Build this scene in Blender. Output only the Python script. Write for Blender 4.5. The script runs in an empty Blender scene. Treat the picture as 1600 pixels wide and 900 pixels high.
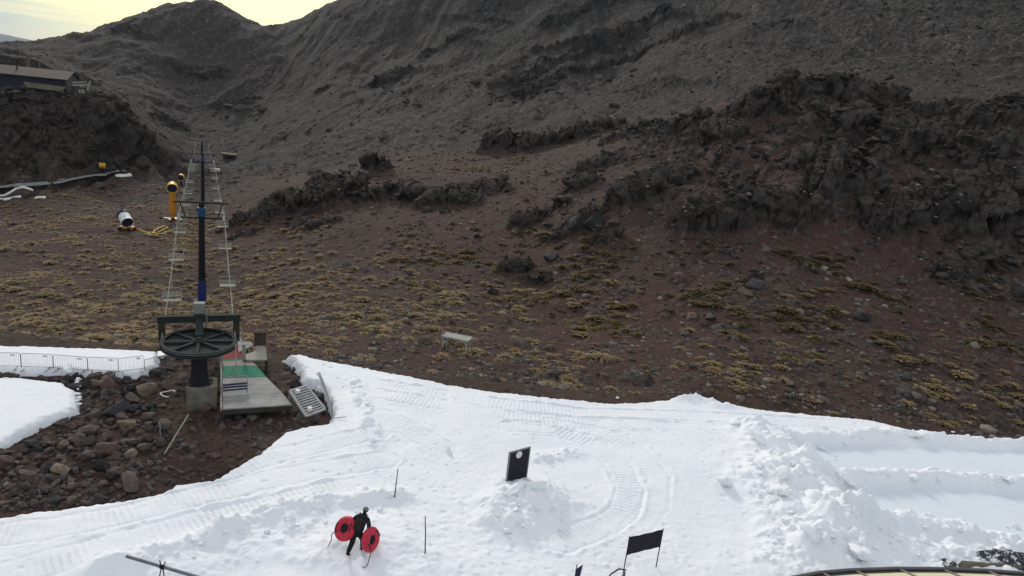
import bpy, bmesh, math, random
import numpy as np
from mathutils import Vector, Matrix, Euler
from mathutils import noise as mnoise

random.seed(7)
RNG = np.random.default_rng(11)
SC = bpy.context.scene
COL = SC.collection
R = math.radians

# ------------------------------------------------------------------ camera
CAM_Z, FPX, PITCH, ROLL = 13.4, 1100.0, R(15.0), R(6.5)
cp, sp, cr, sr = math.cos(PITCH), math.sin(PITCH), math.cos(ROLL), math.sin(ROLL)

def ray(px, py):
    """sideways, forward and downward part of the sight line through a photo position"""
    dx, dy = px - 800.0, py - 450.0
    u, v = dx * cr + dy * sr, -dx * sr + dy * cr
    return u, FPX * cp - v * sp, v * cp + FPX * sp

def at_y(px, py, y):
    u, f, d = ray(px, py)
    return Vector((u / f * y, y, CAM_Z - d / f * y))

def at_z(px, py, z):
    u, f, d = ray(px, py)
    t = (CAM_Z - z) / d
    return Vector((u * t, f * t, z))

cam_d = bpy.data.cameras.new('camera')
cam = bpy.data.objects.new('camera', cam_d)
COL.objects.link(cam)
cam_d.sensor_width = 36.0
cam_d.lens = 36.0 * FPX / 1600.0
cam_d.clip_start, cam_d.clip_end = 0.1, 60000.0
Fw = Vector((0, cp, -sp)); U0 = Vector((0, sp, cp)); R0 = Vector((1, 0, 0))
Rt = R0 * cr + U0 * sr
Up = Rt.cross(Fw)
cam.matrix_world = Matrix(((Rt.x, Up.x, -Fw.x, 0), (Rt.y, Up.y, -Fw.y, 0), (Rt.z, Up.z, -Fw.z, CAM_Z), (0, 0, 0, 1)))
SC.camera = cam

# ------------------------------------------------------------------ numpy noise
_prng = np.random.default_rng(3)
_perm = np.concatenate([_prng.permutation(256)] * 3)
_ga = _prng.random(256) * 2 * np.pi
_gx, _gy = np.cos(_ga), np.sin(_ga)

def pnoise(x, y, seed=0):
    x = x + seed * 17.31; y = y + seed * 9.77
    xi = np.floor(x).astype(np.int64); yi = np.floor(y).astype(np.int64)
    xf, yf = x - xi, y - yi
    xi &= 255; yi &= 255
    u = xf * xf * xf * (xf * (xf * 6 - 15) + 10); v = yf * yf * yf * (yf * (yf * 6 - 15) + 10)
    a = _perm[xi] + yi; b = _perm[xi + 1] + yi
    def g(h, dx, dy):
        k = _perm[h]
        return _gx[k] * dx + _gy[k] * dy
    n00 = g(a, xf, yf); n10 = g(b, xf - 1, yf); n01 = g(a + 1, xf, yf - 1); n11 = g(b + 1, xf - 1, yf - 1)
    r = n00 + u * (n10 - n00)
    s = n01 + u * (n11 - n01)
    return 1.5 * (r + v * (s - r))

_g3 = _prng.normal(size=(256, 3)); _g3 /= np.linalg.norm(_g3, axis=1)[:, None]
def pnoise3(x, y, z, seed=0):
    x = x + seed * 13.7; y = y + seed * 5.3; z = z + seed * 7.9
    xi = np.floor(x).astype(np.int64); yi = np.floor(y).astype(np.int64); zi = np.floor(z).astype(np.int64)
    xf, yf, zf = x - xi, y - yi, z - zi
    xi &= 255; yi &= 255; zi &= 255
    s = lambda t: t * t * t * (t * (t * 6 - 15) + 10)
    u, v, w = s(xf), s(yf), s(zf)
    out = 0
    for i in (0, 1):
        for j in (0, 1):
            for k in (0, 1):
                h = _perm[_perm[_perm[xi + i] + yi + j] + zi + k]
                g = _g3[h]
                out = out + (g[..., 0] * (xf - i) + g[..., 1] * (yf - j) + g[..., 2] * (zf - k)) * (u if i else 1 - u) * (v if j else 1 - v) * (w if k else 1 - w)
    return out * 1.6

def blocks3(x, y, z, seed=0):
    """broken angular blocks: each 3-D cell has its own height and tilted face; also the depth of the crack round it"""
    xi, yi, zi = np.floor(x).astype(np.int64), np.floor(y).astype(np.int64), np.floor(z).astype(np.int64)
    f1 = np.full(x.shape, 9.0); f2 = np.full(x.shape, 9.0); val = np.zeros(x.shape)
    for di in (-1, 0, 1):
        for dj in (-1, 0, 1):
            for dk in (-1, 0, 1):
                i, j, k = xi + di, yi + dj, zi + dk
                s0 = k * 7919
                rx, ry, rz = hash2(i, j, seed) , hash2(i + s0, j, seed + 1), hash2(i, j + s0, seed + 2)
                rx = hash2(i + s0, j - s0, seed + 3)
                dx, dy, dz = x - i - rx, y - j - ry, z - k - rz
                d = np.sqrt(dx * dx + dy * dy + dz * dz)
                hv = hash2(i - s0, j, seed + 4) - .5
                t = hv + 1.1 * ((hash2(i, j - s0, seed + 5) - .5) * dx + (hash2(i + s0, j + s0, seed + 6) - .5) * dy + (hash2(i - s0, j - s0, seed + 7) - .5) * dz)
                new = d < f1
                f2 = np.where(new, f1, np.minimum(f2, d)); val = np.where(new, t, val); f1 = np.where(new, d, f1)
    return val, f2 - f1

def fbm(x, y, octs=4, seed=0, gain=.5):
    t = 0; a = 1.0; n = 0
    for i in range(octs):
        t = t + a * pnoise(x * 2.03 ** i, y * 2.03 ** i, seed + i * 3.1); n += a; a *= gain
    return t / n

def ridged(x, y, octs=4, seed=0, gain=.55):
    t = 0; a = 1.0; n = 0
    for i in range(octs):
        t = t + a * (1 - np.abs(pnoise(x * 2.07 ** i, y * 2.07 ** i, seed + i * 5.3)) * 2); n += a; a *= gain
    return t / n

def sstep(a, b, x):
    t = np.clip((x - a) / (b - a), 0, 1)
    return t * t * (3 - 2 * t)

def hash2(i, j, seed):
    h = (i * 374761393 + j * 668265263 + int(seed) * 974634777) & 0x7fffffff
    h = ((h ^ (h >> 13)) * 1274126177) & 0x7fffffff
    h = h ^ (h >> 16)
    h = (h * 1103515245 + 12345) & 0x7fffffff
    return ((h >> 8) & 0xffff) / 65535.0

def stones(x, y, cell, seed, dens, rmin=.2, rmax=.48, lift=.75):
    """bumps shaped like half-buried angular stones; returns height and a per-stone random value (0 = no stone)"""
    H = np.zeros_like(x); ID = np.zeros_like(x)
    cx, cy = x / cell, y / cell
    ci, cj = np.floor(cx).astype(np.int64), np.floor(cy).astype(np.int64)
    for di in (-1, 0, 1):
        for dj in (-1, 0, 1):
            i, j = ci + di, cj + dj
            ox = i + .2 + .6 * hash2(i, j, seed); oy = j + .2 + .6 * hash2(i, j, seed + 1)
            rr = rmin + (rmax - rmin) * hash2(i, j, seed + 2) ** 2
            an = 6.28 * hash2(i, j, seed + 3)
            st = .55 + .45 * hash2(i, j, seed + 4)
            has = hash2(i, j, seed + 5) < dens
            dx, dy = cx - ox, cy - oy
            ca, sa = np.cos(an), np.sin(an)
            p, q = (dx * ca + dy * sa) / rr, (-dx * sa + dy * ca) / (rr * st)
            d = .6 * np.sqrt(p * p + q * q) + .4 * np.maximum(np.abs(p), np.abs(q))
            tilt = .35 * (p * (hash2(i, j, seed + 6) - .5) + q * (hash2(i, j, seed + 7) - .5)) * 2
            h = np.where(has & (d < 1), rr * cell * lift * np.minimum(1.0, 2.2 * (1 - d)) * (.75 + tilt), 0)
            up = h > H
            H = np.where(up, h, H)
            ID = np.where(up, .05 + .95 * hash2(i, j, seed + 8), ID)
    return H, ID

def poly_sd(x, y, pts):
    """signed distance to a polygon, positive inside"""
    d2 = np.full(x.shape, 1e18); ins = np.zeros(x.shape, bool)
    n = len(pts)
    for k in range(n):
        x0, y0 = pts[k][0], pts[k][1]; x1, y1 = pts[(k + 1) % n][0], pts[(k + 1) % n][1]
        ex, ey = x1 - x0, y1 - y0
        t = np.clip(((x - x0) * ex + (y - y0) * ey) / (ex * ex + ey * ey + 1e-12), 0, 1)
        d2 = np.minimum(d2, (x - x0 - t * ex) ** 2 + (y - y0 - t * ey) ** 2)
        c = ((y0 > y) != (y1 > y)) & (x < ex * (y - y0) / (ey + 1e-12) + x0)
        ins ^= c
    d = np.sqrt(d2)
    return np.where(ins, d, -d)

def line_d(x, y, pts):
    """distance to a polyline, length along it, signed side"""
    d2 = np.full(x.shape, 1e18); L = np.zeros(x.shape); S = np.zeros(x.shape); acc = 0
    for k in range(len(pts) - 1):
        x0, y0 = pts[k][0], pts[k][1]; ex, ey = pts[k + 1][0] - x0, pts[k + 1][1] - y0
        ll = math.hypot(ex, ey)
        t = np.clip(((x - x0) * ex + (y - y0) * ey) / (ll * ll), 0, 1)
        dd = (x - x0 - t * ex) ** 2 + (y - y0 - t * ey) ** 2
        m = dd < d2
        d2 = np.where(m, dd, d2); L = np.where(m, acc + t * ll, L)
        S = np.where(m, (ex * (y - y0) - ey * (x - x0)) / ll, S)
        acc += ll
    return np.sqrt(d2), L, S

# ------------------------------------------------------------------ materials
def new_mat(name):
    m = bpy.data.materials.new(name); m.use_nodes = True
    nt = m.node_tree
    return m, nt, nt.nodes['Principled BSDF']

def nd(nt, t, **kw):
    n = nt.nodes.new(t)
    for k, v in kw.items():
        if k.startswith('i_'):
            n.inputs[int(k[2:])].default_value = v
        else:
            setattr(n, k, v)
    return n

def mixc(nt, fac, a, b, mode='MIX'):
    n = nt.nodes.new('ShaderNodeMix'); n.data_type = 'RGBA'; n.blend_type = mode
    for sock, val in ((n.inputs[0], fac), (n.inputs[6], a), (n.inputs[7], b)):
        if hasattr(val, 'links'):
            nt.links.new(val, sock)
        elif isinstance(val, (int, float)):
            sock.default_value = val
        else:
            sock.default_value = (*val[:3], 1)
    return n.outputs[2]

def mapr(nt, val, a, b, c=0.0, d=1.0):
    n = nt.nodes.new('ShaderNodeMapRange')
    nt.links.new(val, n.inputs[0])
    for k, v in enumerate((a, b, c, d)):
        n.inputs[k + 1].default_value = v
    return n.outputs[0]

def math_n(nt, op, a, b=None):
    n = nt.nodes.new('ShaderNodeMath'); n.operation = op
    for sock, val in ((n.inputs[0], a), (n.inputs[1], b)):
        if val is None: continue
        if hasattr(val, 'links'): nt.links.new(val, sock)
        else: sock.default_value = val
    return n.outputs[0]

def noise_n(nt, co, scale, detail=4, rough=.6):
    n = nd(nt, 'ShaderNodeTexNoise'); n.inputs['Scale'].default_value = scale
    n.inputs['Detail'].default_value = detail; n.inputs['Roughness'].default_value = rough
    nt.links.new(co, n.inputs['Vector'])
    return n.outputs['Fac']

def simple(name, c, rough=.6, var=.25, scale=3.0, metal=0.0, bump=.0, c2=None, spec=.2, per_object=0.0):
    """paint, metal, wood, rubber: base colour with worn mottling"""
    m, nt, p = new_mat(name)
    co = nd(nt, 'ShaderNodeTexCoord').outputs['Object']
    f = noise_n(nt, co, scale, 6, .65)
    f2 = mapr(nt, f, .35, .68)
    lo = c2 if c2 else tuple(x * (1 - var) for x in c)
    out = mixc(nt, f2, lo, c)
    if per_object:
        oi = nd(nt, 'ShaderNodeObjectInfo').outputs['Random']
        hs = nd(nt, 'ShaderNodeHueSaturation')
        nt.links.new(mapr(nt, oi, 0, 1, 1 - per_object, 1 + per_object), hs.inputs['Value'])
        nt.links.new(out, hs.inputs['Color']); out = hs.outputs[0]
    nt.links.new(out, p.inputs['Base Color'])
    p.inputs['Roughness'].default_value = rough; p.inputs['Metallic'].default_value = metal
    p.inputs['Specular IOR Level'].default_value = spec
    if bump:
        b = nd(nt, 'ShaderNodeBump'); b.inputs['Strength'].default_value = bump; b.inputs['Distance'].default_value = .03
        nt.links.new(f, b.inputs['Height']); nt.links.new(b.outputs[0], p.inputs['Normal'])
    return m

# ------------------------------------------------------------------ objects
def tag(o, label=None, cat=None, group=None, kind=None):
    for k, v in (('label', label), ('category', cat), ('group', group), ('kind', kind)):
        if v: o[k] = v
    return o

def thing(name, label, cat, loc, rz=0.0, group=None):
    o = bpy.data.objects.new(name, None); COL.objects.link(o)
    o.empty_display_size = .2
    o.location = loc; o.rotation_euler = (0, 0, rz)
    return tag(o, label, cat, group)

def np_mesh(name, V, F, mat, parent=None, smooth=True, attrs=None):
    """mesh from arrays; F is (n,4) or (n,3)"""
    V = np.asarray(V, np.float32); F = np.asarray(F, np.int32)
    me = bpy.data.meshes.new(name)
    me.vertices.add(len(V)); me.vertices.foreach_set('co', V.ravel())
    k = F.shape[1]
    me.loops.add(F.size); me.loops.foreach_set('vertex_index', F.ravel())
    me.polygons.add(len(F))
    me.polygons.foreach_set('loop_start', np.arange(0, F.size, k, dtype=np.int32))
    me.polygons.foreach_set('use_smooth', np.full(len(F), smooth))
    if attrs:
        for an, arr in attrs.items():
            a = me.attributes.new(an, 'FLOAT', 'POINT'); a.data.foreach_set('value', np.asarray(arr, np.float32).ravel())
    me.update(calc_edges=True)
    me.materials.append(mat)
    o = bpy.data.objects.new(name, me); COL.objects.link(o)
    if parent: o.parent = parent
    return o

class MB:
    """collects boxes, bars and tubes and links them as ONE mesh object"""
    def __init__(s, origin=(0, 0, 0)):
        s.v, s.f, s.o = [], [], Vector(origin)
    def add(s, vs, fs):
        n = len(s.v)
        s.v += [Vector(v) - s.o for v in vs]
        s.f += [tuple(i + n for i in f) for f in fs]
    def box(s, c, size, M=None):
        hx, hy, hz = size[0] / 2, size[1] / 2, size[2] / 2
        vs = [Vector((x, y, z)) for z in (-hz, hz) for y in (-hy, hy) for x in (-hx, hx)]
        if M is not None: vs = [M @ v for v in vs]
        c = Vector(c)
        s.add([c + v for v in vs], [(0, 2, 3, 1), (4, 5, 7, 6), (0, 1, 5, 4), (2, 6, 7, 3), (0, 4, 6, 2), (1, 3, 7, 5)])
    def bar(s, a, b, w, h, up=(0, 0, 1)):
        a, b = Vector(a), Vector(b)
        d = (b - a); L = d.length; d.normalize()
        up = Vector(up)
        if abs(d.dot(up)) > .98: up = Vector((0, 1, 0))
        sx = d.cross(up).normalized(); sz = sx.cross(d)
        M = Matrix((sx, d, sz)).transposed()
        s.box((a + b) / 2, (w, L, h), M)
    def tube(s, pts, r, n=8, caps=True):
        pts = [Vector(p) for p in pts]
        rs = r if isinstance(r, (list, tuple)) else [r] * len(pts)
        ring = []; prev = None
        for k, p in enumerate(pts):
            d = (pts[min(k + 1, len(pts) - 1)] - pts[max(k - 1, 0)]).normalized()
            if prev is None:
                a = d.cross(Vector((0, 0, 1)))
                if a.length < .05: a = d.cross(Vector((0, 1, 0)))
            else:
                a = prev - d * prev.dot(d)
            a.normalize(); prev = a.copy(); b = d.cross(a)
            ring.append([p + (a * math.cos(6.28319 * i / n) + b * math.sin(6.28319 * i / n)) * rs[k] for i in range(n)])
        vs = [v for q in ring for v in q]
        fs = [(k * n + i, k * n + (i + 1) % n, (k + 1) * n + (i + 1) % n, (k + 1) * n + i) for k in range(len(pts) - 1) for i in range(n)]
        if caps:
            fs.append(tuple(range(n - 1, -1, -1))); fs.append(tuple(range((len(pts) - 1) * n, len(pts) * n)))
        s.add(vs, fs)
    def prism(s, poly, z0, z1):
        n = len(poly)
        vs = [(p[0], p[1], z0) for p in poly] + [(p[0], p[1], z1) for p in poly]
        fs = [tuple(range(n - 1, -1, -1)), tuple(range(n, 2 * n))] + [(i, (i + 1) % n, n + (i + 1) % n, n + i) for i in range(n)]
        s.add(vs, fs)
    def lathe(s, prof, n=24, M=None, c=(0, 0, 0)):
        """profile of (radius, height) round local Z"""
        vs = []
        for (r, z) in prof:
            for i in range(n):
                a = 6.283185 * i / n
                v = Vector((r * math.cos(a), r * math.sin(a), z))
                vs.append((M @ v if M is not None else v) + Vector(c))
        m = len(prof)
        fs = [(k * n + i, k * n + (i + 1) % n, (k + 1) * n + (i + 1) % n, (k + 1) * n + i) for k in range(m - 1) for i in range(n)]
        s.add(vs, fs)
    def build(s, name, mat, parent=None, smooth=False, bevel=0.0):
        me = bpy.data.meshes.new(name)
        me.from_pydata([tuple(v) for v in s.v], [], s.f)
        bm = bmesh.new(); bm.from_mesh(me)
        bmesh.ops.recalc_face_normals(bm, faces=bm.faces)
        bm.to_mesh(me); bm.free()
        if smooth:
            me.polygons.foreach_set('use_smooth', [True] * len(me.polygons))
            try: me.set_sharp_from_angle(angle=R(42))
            except Exception: pass
        me.materials.append(mat)
        o = bpy.data.objects.new(name, me); COL.objects.link(o)
        if parent: o.parent = parent
        if bevel:
            b = o.modifiers.new('bevel', 'BEVEL'); b.width = bevel; b.segments = 2; b.limit_method = 'ANGLE'
        return o

def copy_tree(o, parent=None):
    c = o.copy(); COL.objects.link(c)
    if parent is not None: c.parent = parent
    for ch in list(o.children): copy_tree(ch, c)
    return c
# ------------------------------------------------------------------ sky and light
SUN_AZ, SUN_EL = R(-26.0), R(25.0)
world = bpy.data.worlds.new('World'); SC.world = world; world.use_nodes = True
wt = world.node_tree; wt.nodes.clear()
w_out = nd(wt, 'ShaderNodeOutputWorld'); w_bg = nd(wt, 'ShaderNodeBackground')
sky = nd(wt, 'ShaderNodeTexSky'); sky.sky_type = 'NISHITA'; sky.sun_disc = False
sky.sun_elevation = SUN_EL; sky.sun_rotation = SUN_AZ; sky.altitude = 1600; sky.dust_density = 2.0
wc = nd(wt, 'ShaderNodeTexCoord').outputs['Generated']
mp = nd(wt, 'ShaderNodeMapping'); mp.inputs['Scale'].default_value = (1.2, 1.2, 11.0); mp.inputs['Rotation'].default_value = (0, 0, .6)
wt.links.new(wc, mp.inputs['Vector'])
cl = noise_n(wt, mp.outputs[0], 2.2, 7, .58)
cl_m = mapr(wt, cl, .42, .66)
mp2 = nd(wt, 'ShaderNodeMapping'); mp2.inputs['Scale'].default_value = (2.6, 2.6, 62.0); mp2.inputs['Rotation'].default_value = (.05, .09, 0)
wt.links.new(wc, mp2.inputs['Vector'])
streak = mapr(wt, noise_n(wt, mp2.outputs[0], 2.0, 6, .6), .38, .60)
# cloud deck: bright and cream where it thins out in front of the sun, blue grey elsewhere
sd_v = Vector((math.sin(SUN_AZ) * math.cos(SUN_EL * .45), math.cos(SUN_AZ) * math.cos(SUN_EL * .45), math.sin(SUN_EL * .45)))
dot = nd(wt, 'ShaderNodeVectorMath', operation='DOT_PRODUCT'); dot.inputs[1].default_value = sd_v
wt.links.new(wc, dot.inputs[0])
near_sun = math_n(wt, 'POWER', mapr(wt, dot.outputs['Value'], .955, .992, 0, .92), 1.4)
sepz = nd(wt, 'ShaderNodeSeparateXYZ'); wt.links.new(wc, sepz.inputs[0])
grey = mixc(wt, streak, (4.2, 6.9, 9.6), (17.5, 17, 13.2))
low = math_n(wt, 'ADD', sepz.outputs[2], math_n(wt, 'MULTIPLY', math_n(wt, 'SUBTRACT', streak, .5), .016))
grey = mixc(wt, mapr(wt, low, .026, .042), (4.2, 8.0, 11.8), grey)
cloud = mixc(wt, near_sun, grey, (32, 29.5, 12))
cloud = mixc(wt, mapr(wt, sepz.outputs[2], .10, .45), cloud, (11.0, 11.6, 12.6))
sky_c = mixc(wt, mapr(wt, cl_m, 0, 1, .72, 1.0), sky.outputs[0], cloud)
wt.links.new(sky_c, w_bg.inputs['Color'])
w_bg.inputs['Strength'].default_value = 0.072
wt.links.new(w_bg.outputs[0], w_out.inputs[0])

sun_d = bpy.data.lights.new('sun', 'SUN'); sun_d.energy = 1.85; sun_d.angle = R(11); sun_d.color = (1, .95, .86)
sun = bpy.data.objects.new('sun', sun_d); COL.objects.link(sun)
to_sun = Vector((math.sin(SUN_AZ) * math.cos(SUN_EL), math.cos(SUN_AZ) * math.cos(SUN_EL), math.sin(SUN_EL)))
sun.rotation_euler = to_sun.to_track_quat('Z', 'Y').to_euler()
sun.location = to_sun * 200
SC.view_settings.view_transform = 'Standard'; SC.view_settings.look = 'None'
SC.view_settings.gamma = 1.0; SC.view_settings.use_curve_mapping = False
SC.view_settings.exposure = -0.02
SC.cycles.max_bounces = 6; SC.cycles.diffuse_bounces = 3

# ------------------------------------------------------------------ terrain shape
# places read off the photograph: (column, row, metres ahead of the camera)
CP = [
 # far left: flat, bluff, building shelf, mountain
 (-120,520,40),(-120,430,60),(-120,350,85),(-120,300,108),(-120,286,113),(-120,105,124),(-120,95,140),(-120,78,380),(-120,70,420),
 (0,505,44),(0,420,62),(0,360,82),(0,315,104),(0,288,114),(0,200,118),(0,120,125),(0,112,138),(0,76,400),
 (60,300,106),(60,283,117),(60,180,122),(60,130,127),(60,122,140),(60,63,415),
 (120,480,50),(120,400,68),(120,345,88),(120,295,110),(120,276,121),(120,200,127),(120,144,132),(120,137,143),(120,110,330),(120,54,428),
 (160,268,125),(160,215,131),(160,154,137),(150,46,432),(154,33,436),
 (200,259,131),(200,215,137),(200,180,142),(200,150,250),(200,90,360),(200,26,450),(240,252,141),(240,224,147),(262,244,150),(250,195,285),
 (285,262,150),(240,15,462),(258,7,466),(285,5,470),(320,0,475),(345,3,472),(375,21,466),(402,36,460),(440,37,455),
 (300,214,300),(300,170,345),(310,90,410),(316,470,56),(316,520,43),(316,405,72),(316,360,88),(316,330,100),(316,300,125),(316,263,205),(316,240,250),
 (250,500,46),(250,420,64),(250,350,88),(250,300,115),(250,275,145),
 (430,525,42),(430,470,53),(430,420,64),(430,370,77),(430,335,86),(430,300,100),(430,270,150),(430,240,215),(430,205,280),(430,130,370),
 (480,24,455),(510,8,450),(545,-6,440),(520,180,270),(520,100,350),
 (560,530,40),(560,480,50),(560,420,62),(560,370,72),(560,335,80),(560,300,92),(560,265,110),(560,235,160),(600,190,230),(640,60,360),(640,-40,420),
 (700,560,38),(700,500,46),(700,440,57),(700,380,67),(700,330,78),(700,300,88),(700,270,102),(700,240,135),(700,200,190),(700,120,280),(700,30,350),(700,-60,405),
 (820,590,35.5),(820,540,42.5),(820,480,51),(820,420,60),(820,360,69),(820,310,79),(820,280,90),(820,250,112),(820,215,150),(820,150,225),(820,90,280),(820,20,330),(820,-80,400),
 (960,600,35.5),(960,540,42),(960,480,49),(960,420,56),(960,370,61),(960,320,67),(960,280,75),(960,240,87),(960,210,112),(960,170,170),(960,100,240),(960,0,305),(960,-100,370),
 (1100,600,35),(1100,540,41),(1100,480,47.5),(1100,430,52.5),(1100,385,57.5),(1100,320,62),(1100,270,70),(1100,225,80),(1100,195,92),(1100,165,140),(1100,100,200),(1100,0,270),(1100,-120,340),
 (1230,615,35),(1230,540,41.5),(1230,470,48),(1230,400,54),(1230,365,58),(1230,310,62),(1230,250,71),(1230,195,82),(1230,150,94),(1230,135,125),(1230,60,190),(1230,-20,245),(1230,-130,310),
 (1360,630,35),(1360,550,41),(1360,470,48),(1360,410,54),(1360,375,58),(1360,310,62),(1360,250,70),(1360,200,80),(1360,165,92),(1360,148,120),(1360,60,180),(1360,-20,230),(1360,-140,300),
 (1480,655,35),(1480,560,42),(1480,480,48),(1480,420,53),(1480,385,57),(1480,310,62),(1480,240,72),(1480,195,82),(1480,175,95),(1480,150,118),(1480,60,170),(1480,-20,220),(1480,-150,290),
 (1600,665,36),(1600,570,42),(1600,490,48),(1600,430,52),(1600,385,57),(1600,310,62),(1600,240,71),(1600,190,84),(1600,170,98),(1600,140,120),(1600,60,165),(1600,-20,210),(1600,-160,280),
 (1800,690,36),(1800,560,43),(1800,420,54),(1800,300,65),(1800,190,85),(1800,80,150),(1800,-50,210),(1800,-180,280),
]
ctrl = []
for px, py, y in CP:
    u, f, d = ray(px, py)
    ctrl.append((u / f, math.log(y), d / f))
for px, py, y in [(0,76,400),(150,40,434),(258,7,466),(320,0,475),(402,36,460),(480,24,455),(-120,70,420)]:   # the far side of the crest falls away
    u, f, d = ray(px, py)
    ctrl.append((u / f, math.log(y * 1.10), d / f + .035)); ctrl.append((u / f, math.log(y * 1.45), d / f + .16)); ctrl.append((u / f, math.log(y * 2.1), d / f + .20))
for th in (-.1, .15, .4, .7, 1.0, 1.5):
    ctrl.append((th, math.log(520), -.17)); ctrl.append((th, math.log(950), .02))
for th in (-1.15, -1.6):
    for y, q in ((40, .40), (60, .29), (85, .235), (110, .20), (124, .06), (140, .055), (400, .02), (450, .03), (950, .2)):
        ctrl.append((th, math.log(y), q))
for y, q in ((36, .43), (45, .34), (57, .2), (70, .09), (90, -.02), (150, -.15), (210, -.21), (280, -.25)):
    ctrl.append((1.6, math.log(y), q))
ctrl = np.array(ctrl)
SX, SY = 1.0, .42
def rbf_fit(P, val):
    n = len(P)
    D = np.sqrt(((P[:, None, :] - P[None, :, :]) ** 2).sum(-1) + .012 ** 2)
    A = np.zeros((n + 3, n + 3)); A[:n, :n] = D + np.eye(n) * -2e-3
    A[:n, n] = 1; A[:n, n + 1:] = P; A[n, :n] = 1; A[n + 1:, :n] = P.T
    return np.linalg.solve(A, np.concatenate([val, np.zeros(3)]))
CPP = np.stack([ctrl[:, 0] * SX, ctrl[:, 1] * SY], 1)
CW = rbf_fit(CPP, ctrl[:, 2])
def base_q(th, ly):
    a, b = th * SX, ly * SY
    out = CW[-3] + CW[-2] * a + CW[-1] * b
    for k in range(len(CPP)):
        out = out + CW[k] * np.sqrt((a - CPP[k, 0]) ** 2 + (b - CPP[k, 1]) ** 2 + .012 ** 2)
    return out

# grid: bearings x distances, finer where the eye can tell
th_g = np.concatenate([np.linspace(-1.6, -.92, 50, endpoint=False), np.linspace(-.92, .92, 1280, endpoint=False), np.linspace(.92, 1.6, 50)])
ly_g = np.concatenate([np.linspace(math.log(3.5), math.log(17), 30, endpoint=False), np.linspace(math.log(17), math.log(33), 260, endpoint=False),
                       np.linspace(math.log(33), math.log(150), 900, endpoint=False), np.linspace(math.log(150), math.log(500), 420, endpoint=False),
                       np.linspace(math.log(500), math.log(950), 40)])
# smooth base evaluated coarsely, then interpolated
cth = np.linspace(-1.6, 1.6, 321); cly = np.linspace(math.log(3.5), math.log(950), 420)
CQ = base_q(*np.meshgrid(cth, cly))
def bilin(G, gx0, gdx, gy0, gdy, x, y):
    fx = np.clip((x - gx0) / gdx, 0, G.shape[1] - 1.001); fy = np.clip((y - gy0) / gdy, 0, G.shape[0] - 1.001)
    i, j = fx.astype(int), fy.astype(int); fx = fx - i; fy = fy - j
    return (G[j, i] * (1 - fx) + G[j, i + 1] * fx) * (1 - fy) + (G[j + 1, i] * (1 - fx) + G[j + 1, i + 1] * fx) * fy
def base_z(x, y):
    th, ly = x / y, np.log(y)
    q = bilin(CQ, cth[0], cth[1] - cth[0], cly[0], cly[1] - cly[0], th, ly)
    zf = CAM_Z - q * y
    w = sstep(31.6, 35.0, y + 0.5 * pnoise(x * .3, y * .3, 5))
    return -.18 * (1 - w) + zf * w, w

# rocky outcrops: (column, row of the foot, metres ahead, half width, half depth, height, squareness)
CROPS = [
 (380,338,86,2.2,1.5,1.3),(420,328,84,3.6,2.6,2.3),(480,330,83,4.2,3.2,3.0),(535,318,86,3.8,3.0,2.8),(505,290,95,4.5,3.0,2.2),(583,268,104,3.0,2.4,2.9),
 (375,360,80,1.8,1.1,.9),(480,356,77,1.3,.9,.8),(520,350,78,1.2,.9,.7),
 (610,306,87,3.4,2.0,1.9),(640,318,84,3.6,1.8,1.7),(700,326,81,4.2,1.8,1.9),(755,308,84,3.6,1.8,1.5),(565,322,84,3.0,2.0,2.0),(355,336,84,1.8,1.2,1.2),
 (775,252,124,5,4,4.2),(850,250,122,7,4,2.8),(920,235,122,7,4,2.6),
 (830,350,70,2.4,1.4,1.2),(885,375,64,2.0,1.2,1.3),(920,372,64,1.7,1.3,1.5),(815,405,59,1.8,1.2,1.0),
 (985,338,65,3.6,2.2,2.8),(1010,300,69,3.0,2.0,1.6),
 (1090,375,58.5,2.6,1.6,2.2),(1160,382,58,3.4,2.2,3.4),(1235,366,58.5,2.8,1.8,2.6),
 (1320,360,60,4.5,2.6,3.4),(1400,392,57,3.0,2.0,2.6),(1450,380,58,3.4,2.2,2.8),(1560,372,57.5,5.0,2.6,3.6),(1640,372,57,4,2.6,3.6),
 (1290,290,66,4,2.5,2.0),(1380,280,68,4.0,2.5,2.2),(1330,230,76,5,3,2.4),(1430,250,72,4,3,1.8),
 (1120,240,79,4,2.6,2.2),(1060,205,90,5,3,2.0),(1180,200,84,5,3,2.6),(1250,175,90,5,3.2,3.2),(1310,170,91,6,3.5,3.6),(1370,182,89,5,3,2.4),
 (1490,200,84,5,3,2.4),(1550,225,77,5,3,3.0),(1610,210,80,5,3,3.4),(1540,275,68,4,2.4,2.4),
 (1000,215,98,6,3,1.8),(930,270,82,3.4,2,1.3), (1180,445,50,.6,.5,.6),
 (815,118,246,13,7,4.3),(870,98,254,14,7,4.0),(950,85,262,18,7,3.7),(1010,78,262,12,6,2.8),(825,150,226,13,6,3.4),(890,135,234,14,6,3.1),(965,118,240,14,6,2.2),(990,32,298,20,8,3.7),(1080,55,240,12,5,2.2),(890,55,300,14,6,2.5),(610,160,300,12,6,2.5),(200,62,400,16,8,2.5),(300,95,380,18,8,3.1),(360,150,345,14,7,2.5),(690,110,320,14,6,2.5),(260,165,300,9,5,1.9),
 (870,330,72,1.6,1.2,1.0),(945,385,60,1.5,1.1,1.0),(840,430,56,1.2,.9,.8),(760,290,88,2.0,1.3,1.1),(900,300,76,2.6,1.6,1.3),(1060,300,69,2.4,1.5,1.3),(1500,440,51,2.0,1.4,1.0),(1560,430,52,2.4,1.5,1.1),
]
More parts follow.
